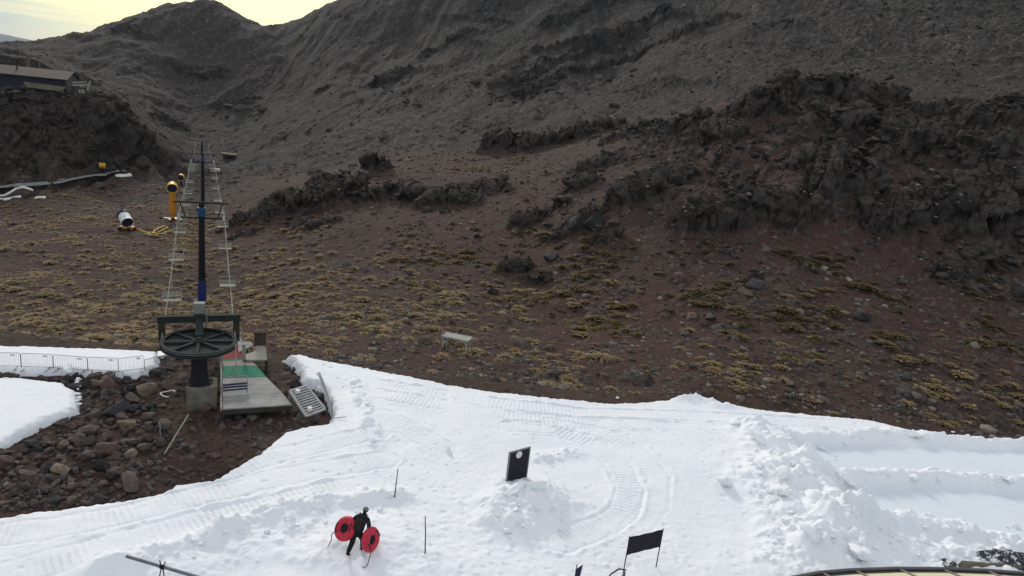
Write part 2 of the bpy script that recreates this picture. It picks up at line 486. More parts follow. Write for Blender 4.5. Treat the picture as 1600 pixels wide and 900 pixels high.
def ground_detail(x, y, z, wfar):
    """adds lava outcrops, gullies, rubble; returns height and the masks that colour it"""
    r = np.hypot(x, y)
    near = 1 - sstep(150, 320, r)
    wx = x + 1.6 * fbm(x * .22, y * .22, 3, 21); wy = y + 1.6 * fbm(x * .22, y * .22, 3, 27)
    rock = np.zeros_like(x); dh = np.zeros_like(x)
    rug = .5 + .5 * fbm(x * .5, y * .5, 3, 31, .5)
    for (px, py, yd, hw, hd, H) in CROPS:
        c = at_y(px, py, yd)
        cyy = c.y + hd * .8
        m0 = (np.abs(x - c.x) < hw * 2.2) & (np.abs(y - cyy) < hd * 2.6)
        if not m0.any(): continue
        sc = .55 if hw < 2.5 else 1.0
        ax, ay = x[m0] + (wx[m0] - x[m0]) * sc, y[m0] + (wy[m0] - y[m0]) * sc
        d = np.sqrt(((ax - c.x) / hw) ** 2 + ((ay - cyy) / hd) ** 2)
        prof = 1 - sstep(.50, 1.08, d)
        prof2 = 1 - sstep(.55, 1.5, d)
        h = H * (.78 * prof + .12 * prof2) * (.75 + .35 * rug[m0])
        dh[m0] = np.maximum(dh[m0], h)
        rock[m0] = np.maximum(rock[m0], sstep(.02, .35, prof) * 1.0)
    # the bluff on the left and the band of broken lava on the right are rock all over
    P = [at_y(a, b, c) for a, b, c in ((-120,286,112),(0,288,113.5),(60,284,116),(120,276,120.5),(160,268,124.5),(200,259,130.5),(262,246,148))] 
    P += [Vector((-55, 156, 0)), Vector((-75, 150, 0)), Vector((-170, 150, 0)), Vector((-170, 112, 0))]
    bl = sstep(-.8, 1.6, poly_sd(x, y, P) + 1.5 * fbm(x * .25, y * .25, 3, 44))
    Q = [at_y(a, b, c) for a, b, c in ((960,235,86),(1060,300,66),(1130,320,62),(1290,340,61),(1480,385,57),(1760,385,57),(1760,150,100),(1500,160,97),(1300,128,100),(1080,185,96))]
    br = sstep(-3, 3, poly_sd(x, y, Q) + 5 * fbm(x * .12, y * .12, 3, 45))
    lump = ridged(x * .30, y * .30, 3, 51, .5)
    dh = dh + br * (1.6 * fbm(x * .16, y * .16, 4, 50, .5) + .5 * (lump - .3))
    rock = np.maximum(rock, br * sstep(.40, .74, lump + .25 * fbm(x * .6, y * .6, 3, 54)))
    cl = ridged(x * .28, z * .14 + y * .12, 4, 57, .6)
    dh = dh + bl * (.9 * (cl - .55))
    rock = np.maximum(rock, bl * sstep(.15, .5, cl + .3 * fbm(x * .3, y * .3, 3, 60) + .1))
    # rock surfaces are jagged
    dh = dh + rock * near * (.22 * (ridged(x * .9, y * .9, 3, 61, .5) - .45))
    # gullies and benches on the mountain
    mt = wfar * sstep(95, 190, r + 18 * fbm(x * .02, y * .02, 2, 70))
    gx = x * .030 + .35 * fbm(x * .01, y * .01, 2, 71)
    gul = ridged(gx, y * .012, 4, 72, .5)
    dh = dh + mt * (3.0 * (gul - .5) + 1.8 * fbm(x * .05, y * .05, 4, 75, .45))
    # benches of harder lava across the slope, seen upper centre
    zz = z + 4 * fbm(x * .02, y * .02, 3, 78)
    band = np.abs(((zz * .075 + .25 * fbm(x * .03, y * .03, 2, 79)) % 1.0) - .5)
    th_ = x / np.maximum(y, 1)
    loc = .22 + .78 * np.exp(-((th_ - .06) / .17) ** 2)
    bm_ = loc * mt * sstep(.10, .02, band) * sstep(-.05, .25, fbm(x * .022, y * .022, 3, 80) + .10)
    dh = dh + bm_ * 2.2 * (.6 + .6 * lump)
    rock = np.maximum(rock, bm_ * .85)
    rock = np.maximum(rock, mt * .40 * sstep(.22, .42, fbm(x * .045, y * .045, 5, 82, .6)))
    # scree chutes running down the mountain
    ch = ridged(x * .055 + .5 * fbm(x * .02, y * .02, 2, 172), y * .010, 3, 173, .5)
    dh = dh - mt * .7 * sstep(.55, .95, ch)
    # rolling ground
    flat = wfar * (1 - mt)
    dh = dh + flat * (.55 * fbm(x * .11, y * .11, 4, 85) + .10 * fbm(x * .7, y * .7, 3, 86))
    # stones at several sizes
    scree = mt * sstep(.2, .55, x / np.maximum(y, 1) + .35 * fbm(x * .02, y * .02, 2, 88))
    slope = sstep(-.05, .35, x / np.maximum(y, 1) + .3 * fbm(x * .06, y * .06, 2, 90))
    sid = np.zeros_like(x)
    def put(cell, seed, dens, lift=.75, **kw):
        nonlocal dh, sid
        h, i = stones(x + .15 * cell * pnoise(x / cell * 2.5, y / cell * 2.5, seed), y + .15 * cell * pnoise(x / cell * 2.5 + 40, y / cell * 2.5, seed), cell, seed, dens, lift=lift, **kw)
        dh = dh + h; sid = np.where(h > .02 * cell, i, sid)
    put(.45, 101, wfar * (.30 + .40 * slope) * near, .55)
    put(1.0, 111, wfar * (.14 + .26 * slope + .5 * rock) * near, .5)
    put(2.0, 121, wfar * (.02 + .05 * slope + .65 * rock * (1 - bl)) * near, .5)
    put(3.4, 123, wfar * (.6 * rock * (1 - bl)) * near, .5)
    put(1.6, 131, mt * (.35 + .35 * scree), .65)
    put(3.0, 141, mt * (.10 + .35 * scree), .6)
    # rubble heap round the lift terminal
    nearm = 1 - wfar
    put(.28, 151, nearm * .5, .5)
    put(.6, 161, nearm * .30, .55)
    dh = dh + nearm * .05 * fbm(x * 1.5, y * 1.5, 3, 165)
    red = sstep(-.12, .40, fbm(x * .05, y * .05, 4, 91) + .25 * fbm(x * .4, y * .4, 3, 92)) * (1 - rock)
    # the crest of the left bluff keeps the outline it has, with the building shelf on top
    cx, cz, cy_ = [], [], []
    for q in ((-120,122,133),(0,127,133),(48,130,133),(107,139,133),(122,143,132),(145,147,133),(160,155,135),(200,181,141),(235,216,147),(262,243,150),(285,263,152)):
        p = at_y(*q); cx.append(p.x); cz.append(p.z); cy_.append(p.y)
    top = np.interp(x, cx, cz); yt = np.interp(x, cx, cy_)
    cap = top - .12 * np.maximum(yt - y, 0) + .9 * fbm(x * .35, y * .35, 3, 47) - .5
    zone = (x < cx[-1]) & (y > 105) & (y < 175)
    zz = np.where(zone, np.minimum(z + dh, cap), z + dh)
    return zz, rock, red * (.25 + .75 * wfar), mt, scree, sid

TH, LY = np.meshgrid(th_g, ly_g)
GY = np.exp(LY); GX = TH * GY
Z0, WF = base_z(GX, GY)
GZ, A_rock, A_red, A_mt, A_scree, A_sid = ground_detail(GX, GY, Z0, WF)
GZ = np.maximum(GZ, -140)
# the rock faces are broken in all three directions
MX, MY, MZ = GX.copy(), GY.copy(), GZ.copy()
sel = A_rock > .06
def g_normals():
    Pu = np.stack([np.gradient(GX, axis=1), np.gradient(GY, axis=1), np.gradient(GZ, axis=1)], -1)
    Pv = np.stack([np.gradient(GX, axis=0), np.gradient(GY, axis=0), np.gradient(GZ, axis=0)], -1)
    n = np.cross(Pu, Pv); n /= np.linalg.norm(n, axis=-1)[..., None] + 1e-9
    return n[sel]
nn = g_normals()
qx, qy, qz = GX[sel], GY[sel], GZ[sel]
far_k = np.clip(np.hypot(qx, qy) / 90, .7, 3.0)          # larger blocks on the larger, farther faces
bx, by, bz = qx / far_k, qy / far_k, qz / far_k
wj = .35 * pnoise3(bx * .5, by * .5, bz * .5, 9)
b1, c1 = blocks3(bx / 2.3 + wj, by / 2.3, bz / 3.0 + wj, 601)
b2, c2 = blocks3(bx / .95 + wj, by / .95 - wj, bz / 1.2, 631)
off = .55 * pnoise3(bx * .4, by * .4, bz * .4, 1) + 1.25 * b1 - .45 * (1 - sstep(0, .16, c1)) + .62 * b2 - .22 * (1 - sstep(0, .16, c2)) + .10 * pnoise3(bx * 2.6, by * 2.6, bz * 2.6, 3)
off = off * far_k * np.clip(A_rock[sel], 0, 1) * .8
MX[sel] += nn[:, 0] * off; MY[sel] += nn[:, 1] * off; MZ[sel] += nn[:, 2] * off * .7

def ground(x, y):
    """height of the finished ground"""
    th, ly = x / y, math.log(y)
    i = min(max(int(np.searchsorted(th_g, th)) - 1, 0), len(th_g) - 2); j = min(max(int(np.searchsorted(ly_g, ly)) - 1, 0), len(ly_g) - 2)
    a = (th - th_g[i]) / (th_g[i + 1] - th_g[i]); b = (ly - ly_g[j]) / (ly_g[j + 1] - ly_g[j])
    return float((GZ[j, i] * (1 - a) + GZ[j, i + 1] * a) * (1 - b) + (GZ[j + 1, i] * (1 - a) + GZ[j + 1, i + 1] * a) * b)

def hit(px, py, y0=34.0, y1=600.0):
    """where the sight line through a photo position meets the ground"""
    u, f, d = ray(px, py)
    y = y0
    while y < y1:
        if CAM_Z - d / f * y <= ground(u / f * y, y):
            return Vector((u / f * y, y, ground(u / f * y, y)))
        y *= 1.004
    return None

def grid_faces(ny, nx):
    j, i = np.meshgrid(np.arange(ny - 1), np.arange(nx - 1), indexing='ij')
    a = (j * nx + i).ravel()
    return np.stack([a, a + 1, a + nx + 1, a + nx], 1)

def ground_material():
    m, nt, p = new_mat('volcanic_ground')
    co = nd(nt, 'ShaderNodeNewGeometry').outputs['Position']
    def at(n):
        a = nd(nt, 'ShaderNodeAttribute'); a.attribute_name = n
        return a.outputs['Fac']
    rock, red, mt, scree, sid = at('rock'), at('red'), at('mount'), at('scree'), at('stone')
    n1 = noise_n(nt, co, .35, 8, .65); n2 = noise_n(nt, co, 2.2, 6, .7); n3 = noise_n(nt, co, .08, 5, .6); n4 = noise_n(nt, co, 9.0, 3, .7)
    jit = nd(nt, 'ShaderNodeTexNoise'); jit.inputs['Scale'].default_value = 4.0; nt.links.new(co, jit.inputs['Vector'])
    jv = nd(nt, 'ShaderNodeVectorMath', operation='MULTIPLY_ADD'); nt.links.new(jit.outputs['Color'], jv.inputs[0]); jv.inputs[1].default_value = (.35, .35, .35); nt.links.new(co, jv.inputs[2])
    soil = mixc(nt, mapr(nt, n1, .35, .65), (.057, .033, .0255), (.090, .055, .042))
    soil = mixc(nt, mapr(nt, n2, .5, .75), soil, (.10, .071, .056))
    soil = mixc(nt, math_n(nt, 'MULTIPLY', red, .9), soil, (.093, .046, .036))
    olive = mapr(nt, noise_n(nt, co, .22, 6, .7), .56, .70)
    soil = mixc(nt, math_n(nt, 'MULTIPLY', olive, .65), soil, (.085, .064, .028))
    mount = mixc(nt, mapr(nt, n1, .35, .65), (.0255, .0220, .0195), (.0385, .0340, .0300))
    mount = mixc(nt, math_n(nt, 'MULTIPLY', red, .60), mount, (.056, .034, .027))
    mount = mixc(nt, mapr(nt, n3, .5, .72, 0, .6), mount, (.056, .046, .041))
    mount = mixc(nt, math_n(nt, 'MULTIPLY', scree, .8), mount, (.030, .029, .022))
    mount = mixc(nt, math_n(nt, 'MULTIPLY', scree, mapr(nt, noise_n(nt, co, .06, 6, .7), .5, .66, 0, .7)), mount, (.046, .043, .021))
    n5 = noise_n(nt, co, .9, 7, .75); n6 = noise_n(nt, co, .16, 7, .7)
    mount = mixc(nt, mapr(nt, n5, .42, .62, .6, 0), mount, (.022, .021, .021))
    mount = mixc(nt, mapr(nt, n6, .54, .66, 0, .45), mount, (.054, .047, .042))
    c = mixc(nt, mt, soil, mount)
    lava = mixc(nt, mapr(nt, n2, .35, .7), (.029, .027, .026), (.066, .058, .054))
    lava = mixc(nt, mapr(nt, n1, .55, .72, 0, .7), lava, (.052, .045, .028))
    for sc_ in (.55, 1.6):        # joints: every block its own tone, dark open cracks between
        vb = nd(nt, 'ShaderNodeTexVoronoi'); vb.inputs['Scale'].default_value = sc_; nt.links.new(jv.outputs[0], vb.inputs['Vector'])
        sb_ = nd(nt, 'ShaderNodeSeparateColor'); nt.links.new(vb.outputs['Color'], sb_.inputs[0])
        hsv = nd(nt, 'ShaderNodeHueSaturation'); nt.links.new(mapr(nt, sb_.outputs[0], 0, 1, .65, 1.45), hsv.inputs['Value']); nt.links.new(lava, hsv.inputs['Color']); lava = hsv.outputs[0]
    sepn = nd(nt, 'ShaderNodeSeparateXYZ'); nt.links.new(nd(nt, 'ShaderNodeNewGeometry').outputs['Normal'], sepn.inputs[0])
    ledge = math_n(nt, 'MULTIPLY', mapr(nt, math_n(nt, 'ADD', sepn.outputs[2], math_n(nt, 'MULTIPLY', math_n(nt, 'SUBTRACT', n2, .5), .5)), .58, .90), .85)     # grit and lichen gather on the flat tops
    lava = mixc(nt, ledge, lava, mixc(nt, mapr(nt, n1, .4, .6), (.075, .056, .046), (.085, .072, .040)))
    c = mixc(nt, math_n(nt, 'MULTIPLY', rock, mapr(nt, mt, 0, 1, .80, .34)), c, lava)
    st = mixc(nt, sid, (.042, .036, .034), (.17, .145, .125))
    stone_f = math_n(nt, 'MULTIPLY', math_n(nt, 'GREATER_THAN', sid, .03), mapr(nt, rock, 0, .6, .75, .10))
    c = mixc(nt, stone_f, c, st)
    for sc_, lo, amt in ((4.0, .10, .60), (1.9, .13, .60), (.75, .1, .5)):      # loose pale chips lying on everything
        vo = nd(nt, 'ShaderNodeTexVoronoi'); vo.inputs['Scale'].default_value = sc_; nt.links.new(jv.outputs[0], vo.inputs['Vector'])
        sp_ = nd(nt, 'ShaderNodeSeparateColor'); nt.links.new(vo.outputs['Color'], sp_.inputs[0])
        chip = math_n(nt, 'MULTIPLY', math_n(nt, 'GREATER_THAN', sp_.outputs[0], .74), math_n(nt, 'LESS_THAN', vo.outputs['Distance'], .36))
        chip = math_n(nt, 'MULTIPLY', chip, mapr(nt, rock, 0, .5, 1, .12))
        if sc_ < 1: chip = math_n(nt, 'MULTIPLY', chip, mt)
        c = mixc(nt, math_n(nt, 'MULTIPLY', chip, amt), c, mixc(nt, sp_.outputs[1], (.05, .045, .042), (.17, .15, .13)))
    c = mixc(nt, mapr(nt, n4, .3, .7, .0, .5), c, mixc(nt, .5, c, (.02, .017, .016)))
    nt.links.new(c, p.inputs['Base Color'])
    p.inputs['Roughness'].default_value = .95; p.inputs['Specular IOR Level'].default_value = .15
    b = nd(nt, 'ShaderNodeBump'); b.inputs['Strength'].default_value = .9; b.inputs['Distance'].default_value = .25
    nt.links.new(math_n(nt, 'ADD', n2, math_n(nt, 'MULTIPLY', n4, .5)), b.inputs['Height']); nt.links.new(b.outputs[0], p.inputs['Normal'])
    return m

M_GROUND = ground_material()
g_o = np_mesh('ground', np.stack([MX, MY, MZ], -1).reshape(-1, 3), grid_faces(*GX.shape), M_GROUND, smooth=True,
              attrs={'rock': A_rock, 'red': A_red, 'mount': A_mt, 'scree': A_scree, 'stone': A_sid})
Fq = grid_faces(*GX.shape)
g_o.data.polygons.foreach_set('use_smooth', A_rock.ravel()[Fq].mean(1) < .25)      # broken rock is faceted, grit is not
tag(g_o, kind='structure')

# low land far beyond the mountain, with a distant range
def far_land():
    xs = np.linspace(-16000, 9000, 160); ys = np.linspace(900, 10900, 150)
    X, Y = np.meshgrid(xs, ys)
    c = at_y(-40, 63, 9000)
    Z = -330 + 120 * fbm(X * .0004, Y * .0004, 4, 7)
    ridge = np.exp(-((Y - 9500) / 2200) ** 2) * sstep(-2500, -7600, X)
    Z = Z + ridge * (330 + (c.z + 60) + 60 * fbm(X * .0011, Y * .0011, 4, 8))
    m = simple('hazed_bush', (.045, .10, .105), .95, .3, .002)  # green bush with the blue of distance haze painted into its colour
    o = np_mesh('hills', np.stack([X, Y, Z], -1).reshape(-1, 3), grid_faces(*X.shape), m)
    tag(o, kind='structure')
far_land()
# ------------------------------------------------------------------ snow
def zp(pts, z=.25):
    return [at_z(a, b, z) for a, b in pts]
SNOW_MAIN = zp([(440,553),(470,551),(520,562),(560,570),(600,578),(650,588),(700,598),(750,606),(800,613),(870,621),(960,626),(1020,623),(1085,618),(1130,631),(1200,638),(1280,646),(1360,653),(1470,681),(1540,685),(1600,687),(1720,700),(1900,730)]) + \
            [Vector((46, 20, 0)), Vector((46, 8, 0)), Vector((-34, 8, 0)), Vector((-34, 15.5, 0))] + \
            zp([(-200,840),(-90,818),(0,802),(50,795),(100,788),(150,779),(200,774),(255,764),(270,752),(330,744),(365,724),(400,706),(440,672),(470,665),(512,658),(517,640),(508,610),(490,596),(470,590),(468,575),(455,562)])
SNOW_STRIP = [Vector((-34, 30.6, 0))] + zp([(0,533),(60,534),(120,536),(200,539),(250,541),(249,566),(215,580),(150,578),(95,573),(40,574),(0,573)]) + [Vector((-34, 26.6, 0))]
SNOW_LOBE = [Vector((-34, 25.6, 0))] + zp([(0,583),(30,581),(65,585),(100,590),(118,600),(124,615),(126,630),(105,641),(75,650),(40,668),(0,690)]) + [Vector((-34, 19.5, 0))]

def poly_z(pts, z=.3): return zp(pts, z)
BERMS = [  # polyline, half width, height, lumpiness
 (poly_z([(1150,664),(1200,674),(1240,682),(1290,683),(1330,682),(1400,677),(1500,686),(1620,692),(1750,700)]), .40, .30, .8),
 (poly_z([(1250,733),(1300,746),(1390,746),(1450,743),(1520,748),(1620,757),(1800,765)]), .40, .36, .9),
 (poly_z([(1185,684),(1215,705),(1245,738),(1275,775),(1305,806),(1330,822)]), .95, .80, 1.0),
 (poly_z([(1190,740),(1215,775),(1250,820),(1290,850)]), 1.3, .45, 1.0),
 (poly_z([(1310,826),(1360,822),(1430,824),(1500,832),(1560,846),(1640,872)]), .7, .45, 1.1),
 (poly_z([(1230,870),(1300,858),(1380,860),(1460,866),(1560,880)]), 1.2, .30, 1.0),
 (poly_z([(150,893),(240,868),(330,838),(390,812),(440,796),(520,784),(590,776),(625,773)]), .40, .34, .8),
 (poly_z([(240,890),(330,862),(420,830),(480,805)]), .9, .18, .6),
 (poly_z([(790,800),(815,792),(850,788)]), 1.1, .40, 1.0),
 (poly_z([(815,820),(860,800)]), .8, .25, 1.0),
 (poly_z([(840,716),(900,708)]), .4, .14, 1.2),
 (poly_z([(1060,618),(1090,617),(1130,628)]), .7, .35, .8),
 (poly_z([(560,600),(570,640),(585,690)]), .4, .10, 1.2),
 (poly_z([(500,860),(540,850),(600,862),(640,890)]), .9, .22, .4),
]
TRACKS = [  # polyline, half width, grouser depth
 (poly_z([(-60,840),(60,828),(180,806),(300,776),(400,752),(500,732),(600,716)]), .55, .035),
 (poly_z([(-20,905),(100,872),(220,840),(320,812),(420,788),(520,764),(580,752)]), .55, .045),
 (poly_z([(250,752),(340,740),(430,712),(520,690),(590,676)]), .5, .03),
 (poly_z([(800,668),(870,668),(925,690),(965,725),(985,765),(975,800),(930,828),(880,850)]), .5, .03),
 (poly_z([(860,660),(930,672),(990,700),(1030,745),(1025,790),(990,830)]), .45, .025),
 (poly_z([(560,596),(680,615),(800,634),(920,645),(1060,648),(1180,655),(1320,664),(1480,690)]), .5, .03),
 (poly_z([(570,612),(680,632),(800,650),(920,660),(1040,664),(1150,668)]), .5, .03),
 (poly_z([(600,650),(690,700),(760,770)]), .5, .02),
]
LANES = [poly_z([(1235,690),(1400,690),(1640,700),(1800,706),(1800,752),(1600,746),(1450,735),(1300,737),(1262,722)]),
         poly_z([(1272,752),(1330,757),(1450,752),(1620,768),(1800,780),(1800,850),(1600,842),(1500,820),(1400,812),(1335,812)])]
PATS = [(605, 840, 1.6, .16), (420, 862, 2.0, -.12), (1120, 720, 3.5, .18), (700, 640, 4, .08), (800, 770, 1.6, .22), (960, 885, 2.0, .1)]

def snow_height(x, y):
    h = .26 + .10 * fbm(x * .22, y * .22, 3, 201) + .035 * fbm(x * .9, y * .9, 3, 205)
    rough = .55 + .45 * sstep(-.2, .4, fbm(x * .18, y * .18, 2, 207))
    lane = np.zeros_like(x)
    for L in LANES:
        lane = np.maximum(lane, sstep(-.25, .35, poly_sd(x, y, L) + .10 * pnoise(x * 1.7, y * 1.7, 4)))
    for (px, py, rad, H) in PATS:
        c = at_z(px, py, .3)
        h = h + H * np.exp(-((x - c.x) ** 2 + (y - c.y) ** 2) / rad ** 2)
    trk = np.zeros_like(x)
    for (pl, hw, dep) in TRACKS:
        d, l, s = line_d(x, y, pl)
        wob = d + .05 * pnoise(x * 1.3, y * 1.3, 9)
        inside = 1 - sstep(hw * .92, hw * 1.08, wob)
        patch = .25 + .75 * sstep(-.30, .40, .6 * pnoise(x * 1.1, y * 1.1, 15) + pnoise(l * .35, s * 0 + hw * 7 + dep * 100, 13) + .25 * pnoise(x * .8, y * .8, 14))
        saw = ((l / .19 + .10 * pnoise(x * 2, y * 2, 3)) % 1.0)
        grous = np.where(saw < .30, -1.0, .25)
        h = h + inside * patch * dep * grous * .70
        h = h - .028 * np.exp(-((wob - hw) / .07) ** 2) * (.4 + .6 * patch) + .05 * np.exp(-((wob - hw * 1.25) / .10) ** 2) * (.5 + pnoise(x * 2.3, y * 2.3, 6)) * patch
        trk = np.maximum(trk, inside * patch)
    lum1, _ = stones(x, y, .62, 301, np.full_like(x, .85), .25, .5, .8)
    lum2, _ = stones(x, y, .30, 311, np.full_like(x, .8), .25, .5, .8)
    lum3, _ = stones(x + .1, y, .16, 321, np.full_like(x, .7), .25, .5, .8)
    for (pl, hw, H, lp) in BERMS:
        d, l, s = line_d(x, y, pl)
        d = d + .22 * hw * fbm(x * 1.1, y * 1.1, 2, 210) * 2
        g = np.exp(-(d / hw) ** 2 * 1.1)
        h = h + H * g * (.85 + .5 * fbm(x * .9, y * .9, 3, 212)) + lp * sstep(.15, .7, g) * (lum1 * .55 + lum2 * .6 + lum3 * .45)
        lane = lane * (1 - .9 * sstep(.15, .5, g))
    # trampled snow: boot prints and crumbs
    c = at_z(850, 860, .3)
    foot = np.exp(-(((x - c.x) / 6.5) ** 2 + ((y - c.y) / 2.6) ** 2)) + .30
    c = at_z(680, 800, .3); foot = foot + .6 * np.exp(-(((x - c.x) / 3.0) ** 2 + ((y - c.y) / 3) ** 2))
    foot = foot * (1 - trk) * (1 - lane)
    p1, _ = stones(x, y, .42, 331, np.clip(.60 * foot, 0, 1), .18, .36, .55)
    p2, _ = stones(x, y, .36, 341, np.clip(.35 * foot, 0, 1), .12, .30, .55)
    h = h - p1 * .55 + p2 * .8 + .018 * foot * fbm(x * 3.2, y * 3.2, 3, 351)
    h = h + .012 * rough * (1 - lane) * fbm(x * 5, y * 5, 2, 355)
    global LAST_LANE
    LAST_LANE = lane
    return h * (1 - lane) + lane * (.10 + .012 * fbm(x * .6, y * .6, 3, 360) - .02 * sstep(.8, 0, lane))

def snow_material():
    m, nt, p = new_mat('snow')
    co = nd(nt, 'ShaderNodeNewGeometry').outputs['Position']
    n1 = noise_n(nt, co, .45, 6, .6); n2 = noise_n(nt, co, 11.0, 5, .7); n3 = noise_n(nt, co, 3.0, 5, .65)
    c = mixc(nt, mapr(nt, n1, .4, .7), (.87, .878, .89), (.82, .835, .86))
    c = mixc(nt, mapr(nt, n3, .60, .78, 0, .5), c, (.74, .765, .80))
    ice = nd(nt, 'ShaderNodeAttribute'); ice.attribute_name = 'ice'; dirt = nd(nt, 'ShaderNodeAttribute'); dirt.attribute_name = 'dirt'
    c = mixc(nt, math_n(nt, 'MULTIPLY', ice.outputs['Fac'], mapr(nt, n1, .3, .7, .75, 1.0)), c, (.725, .768, .80))      # scraped, icy lanes
    grit = mapr(nt, noise_n(nt, co, 16.0, 4, .75), .56, .66)
    c = mixc(nt, math_n(nt, 'MULTIPLY', grit, dirt.outputs['Fac']), c, (.36, .31, .27))
    nt.links.new(c, p.inputs['Base Color'])
    p.inputs['Roughness'].default_value = .75; p.inputs['Specular IOR Level'].default_value = .25
    p.inputs['Subsurface Weight'].default_value = 0.0
    b = nd(nt, 'ShaderNodeBump'); b.inputs['Strength'].default_value = .45; b.inputs['Distance'].default_value = .05
    nt.links.new(math_n(nt, 'ADD', n2, n3), b.inputs['Height']); nt.links.new(b.outputs[0], p.inputs['Normal'])
    return m
M_SNOW = snow_material()
SNOW_GRIDS = []
def snow_patch(pts, x0, x1, y0, y1, step, top=1.0):
    xs = np.arange(x0, x1, step); ys = np.arange(y0, y1, step)
    X, Y = np.meshgrid(xs, ys)
    sdist = poly_sd(X, Y, pts) + .10 * fbm(X * 1.6, Y * 1.6, 3, 400) + .06 * pnoise(X * 5, Y * 5, 402)
    e = np.clip(sdist / .40, 0, 1); e = 1 - (1 - e) ** 2.2
    lum, _ = stones(X, Y, .30, 411, np.full_like(X, .7), .25, .5, .6)
    H = snow_height(X, Y) + .5 * lum * (1 - sstep(.1, .7, sdist)) * sstep(0, .1, sdist)
    Z = -.22 + (H * top + .22) * e
    Z = np.where(sdist < 0, -.30 + .6 * np.clip(sdist, -.4, 0), Z)
    F = grid_faces(*X.shape)
    keep = (sdist.ravel()[F] > -.25).any(1)
    F = F[keep]
    used, inv = np.unique(F.ravel(), return_inverse=True)
    V = np.stack([X, Y, Z], -1).reshape(-1, 3)[used]
    dirt = .75 * (1 - sstep(.05, .9, sdist + .3 * fbm(X * .8, Y * .8, 2, 431))) + .07 * sstep(.1, .5, fbm(X * .25, Y * .25, 3, 433))
    o = np_mesh('snow', V, inv.reshape(F.shape), M_SNOW, attrs={'ice': LAST_LANE.ravel()[used], 'dirt': dirt.ravel()[used]})
    tag(o, kind='structure')
    SNOW_GRIDS.append((x0, y0, step, Z, sdist))
    return o
snow_patch(SNOW_MAIN, -22.5, 28.8, 11.0, 33.5, .040)
snow_patch(SNOW_MAIN, -31, -22.5 + .13, 8.5, 33.5, .13)
snow_patch(SNOW_MAIN, 28.74, 45, 8.5, 33.5, .13)
snow_patch(SNOW_STRIP, -33, -15, 26.0, 31.6, .06, .45)
snow_patch(SNOW_LOBE, -33, -15, 19, 26.4, .06, .6)

def snow_z(x, y):
    best = -.18
    for x0, y0, st, Z, sdg in SNOW_GRIDS:
        i, j = int((x - x0) / st), int((y - y0) / st)
        if 0 <= i < Z.shape[1] and 0 <= j < Z.shape[0] and sdg[j, i] > 0:
            best = max(best, float(Z[j, i]))
    return best
def on_snow(px, py):
    z = .3
    for _ in range(6):
        p = at_z(px, py, z); z = .5 * z + .5 * snow_z(p.x, p.y)
    return Vector((p.x, p.y, snow_z(p.x, p.y)))
def near_ground(px, py, z=0.0):
    """a place on the rubble round the terminal"""
    for _ in range(5):
        p = at_z(px, py, z); z = .4 * z + .6 * ground(p.x, p.y)
    return Vector((p.x, p.y, ground(p.x, p.y)))
# ------------------------------------------------------------------ shared paints
M_STEEL_DARK = simple('dark_painted_steel', (.030, .033, .036), .85, .45, 2.5, 0, .1, spec=.15, c2=(.035, .022, .016))
M_WHEEL = simple('dull_green_grey_steel', (.030, .035, .033), .85, .35, 2.0, .0, .1, spec=.15)
M_BLACK_POLE = simple('black_painted_pole', (.019, .020, .023), .85, .4, 3.0, 0, .1, spec=.15)
M_BLUE = simple('blue_paint', (.022, .030, .16), .5, .3, 4.0)
M_BLUE2 = simple('mid_blue_paint', (.022, .075, .17), .5, .3, 4.0)
M_GALV = simple('galvanised_steel', (.27, .275, .28), .8, .3, 5.0, .1, spec=.2)
M_GALV_L = simple('pale_galvanised_steel', (.46, .47, .46), .8, .25, 5.0, .1, spec=.2)
M_ROPE = simple('steel_wire_rope', (.30, .30, .285), .95, .3, 8.0, 0, 0, spec=.1)
M_CONC = simple('weathered_concrete', (.22, .205, .175), .95, .45, 2.2, 0, .3, c2=(.10, .10, .075))
M_WHITE = simple('white_paint', (.74, .74, .70), .55, .2, 4.0)
M_YELLOW = simple('yellow_paint', (.72, .42, .03), .5, .2, 4.0)
M_ORANGE = simple('orange_paint', (.60, .24, .02), .5, .25, 4.0)
M_NAVY = simple('navy_plastic', (.02, .02, .07), .5, .3, 4.0)
M_BLACK = simple('black_rubber', (.012, .012, .013), .7, .3, 5.0)
M_WOOD_GREY = simple('grey_weathered_planks', (.37, .365, .345), .9, .36, 1.6, 0, .15)
M_WOOD_PALE = simple('pale_weathered_wood', (.36, .335, .28), .9, .3, 2.0, 0, .15)
M_WOOD_DARK = simple('dark_stained_wood', (.06, .05, .045), .85, .35, 3.0, 0, .15)
M_RED = simple('faded_red_paint', (.27, .035, .035), .85, .35, 3.0)
M_GREEN = simple('faded_green_paint', (.03, .21, .13), .85, .35, 3.0)
M_PINKISH = simple('worn_pale_paint', (.36, .30, .26), .9, .3, 3.0)
M_CHAIR = simple('dull_chair_tube', (.33, .335, .33), .85, .3, 5.0, 0, spec=.15)
M_SLAT = simple('pale_seat_slats', (.36, .35, .27), .7, .2, 5.0)
M_SLAT_D = simple('navy_seat_slats', (.045, .045, .085), .6, .3, 5.0)
M_SNOWLUMP = M_SNOW

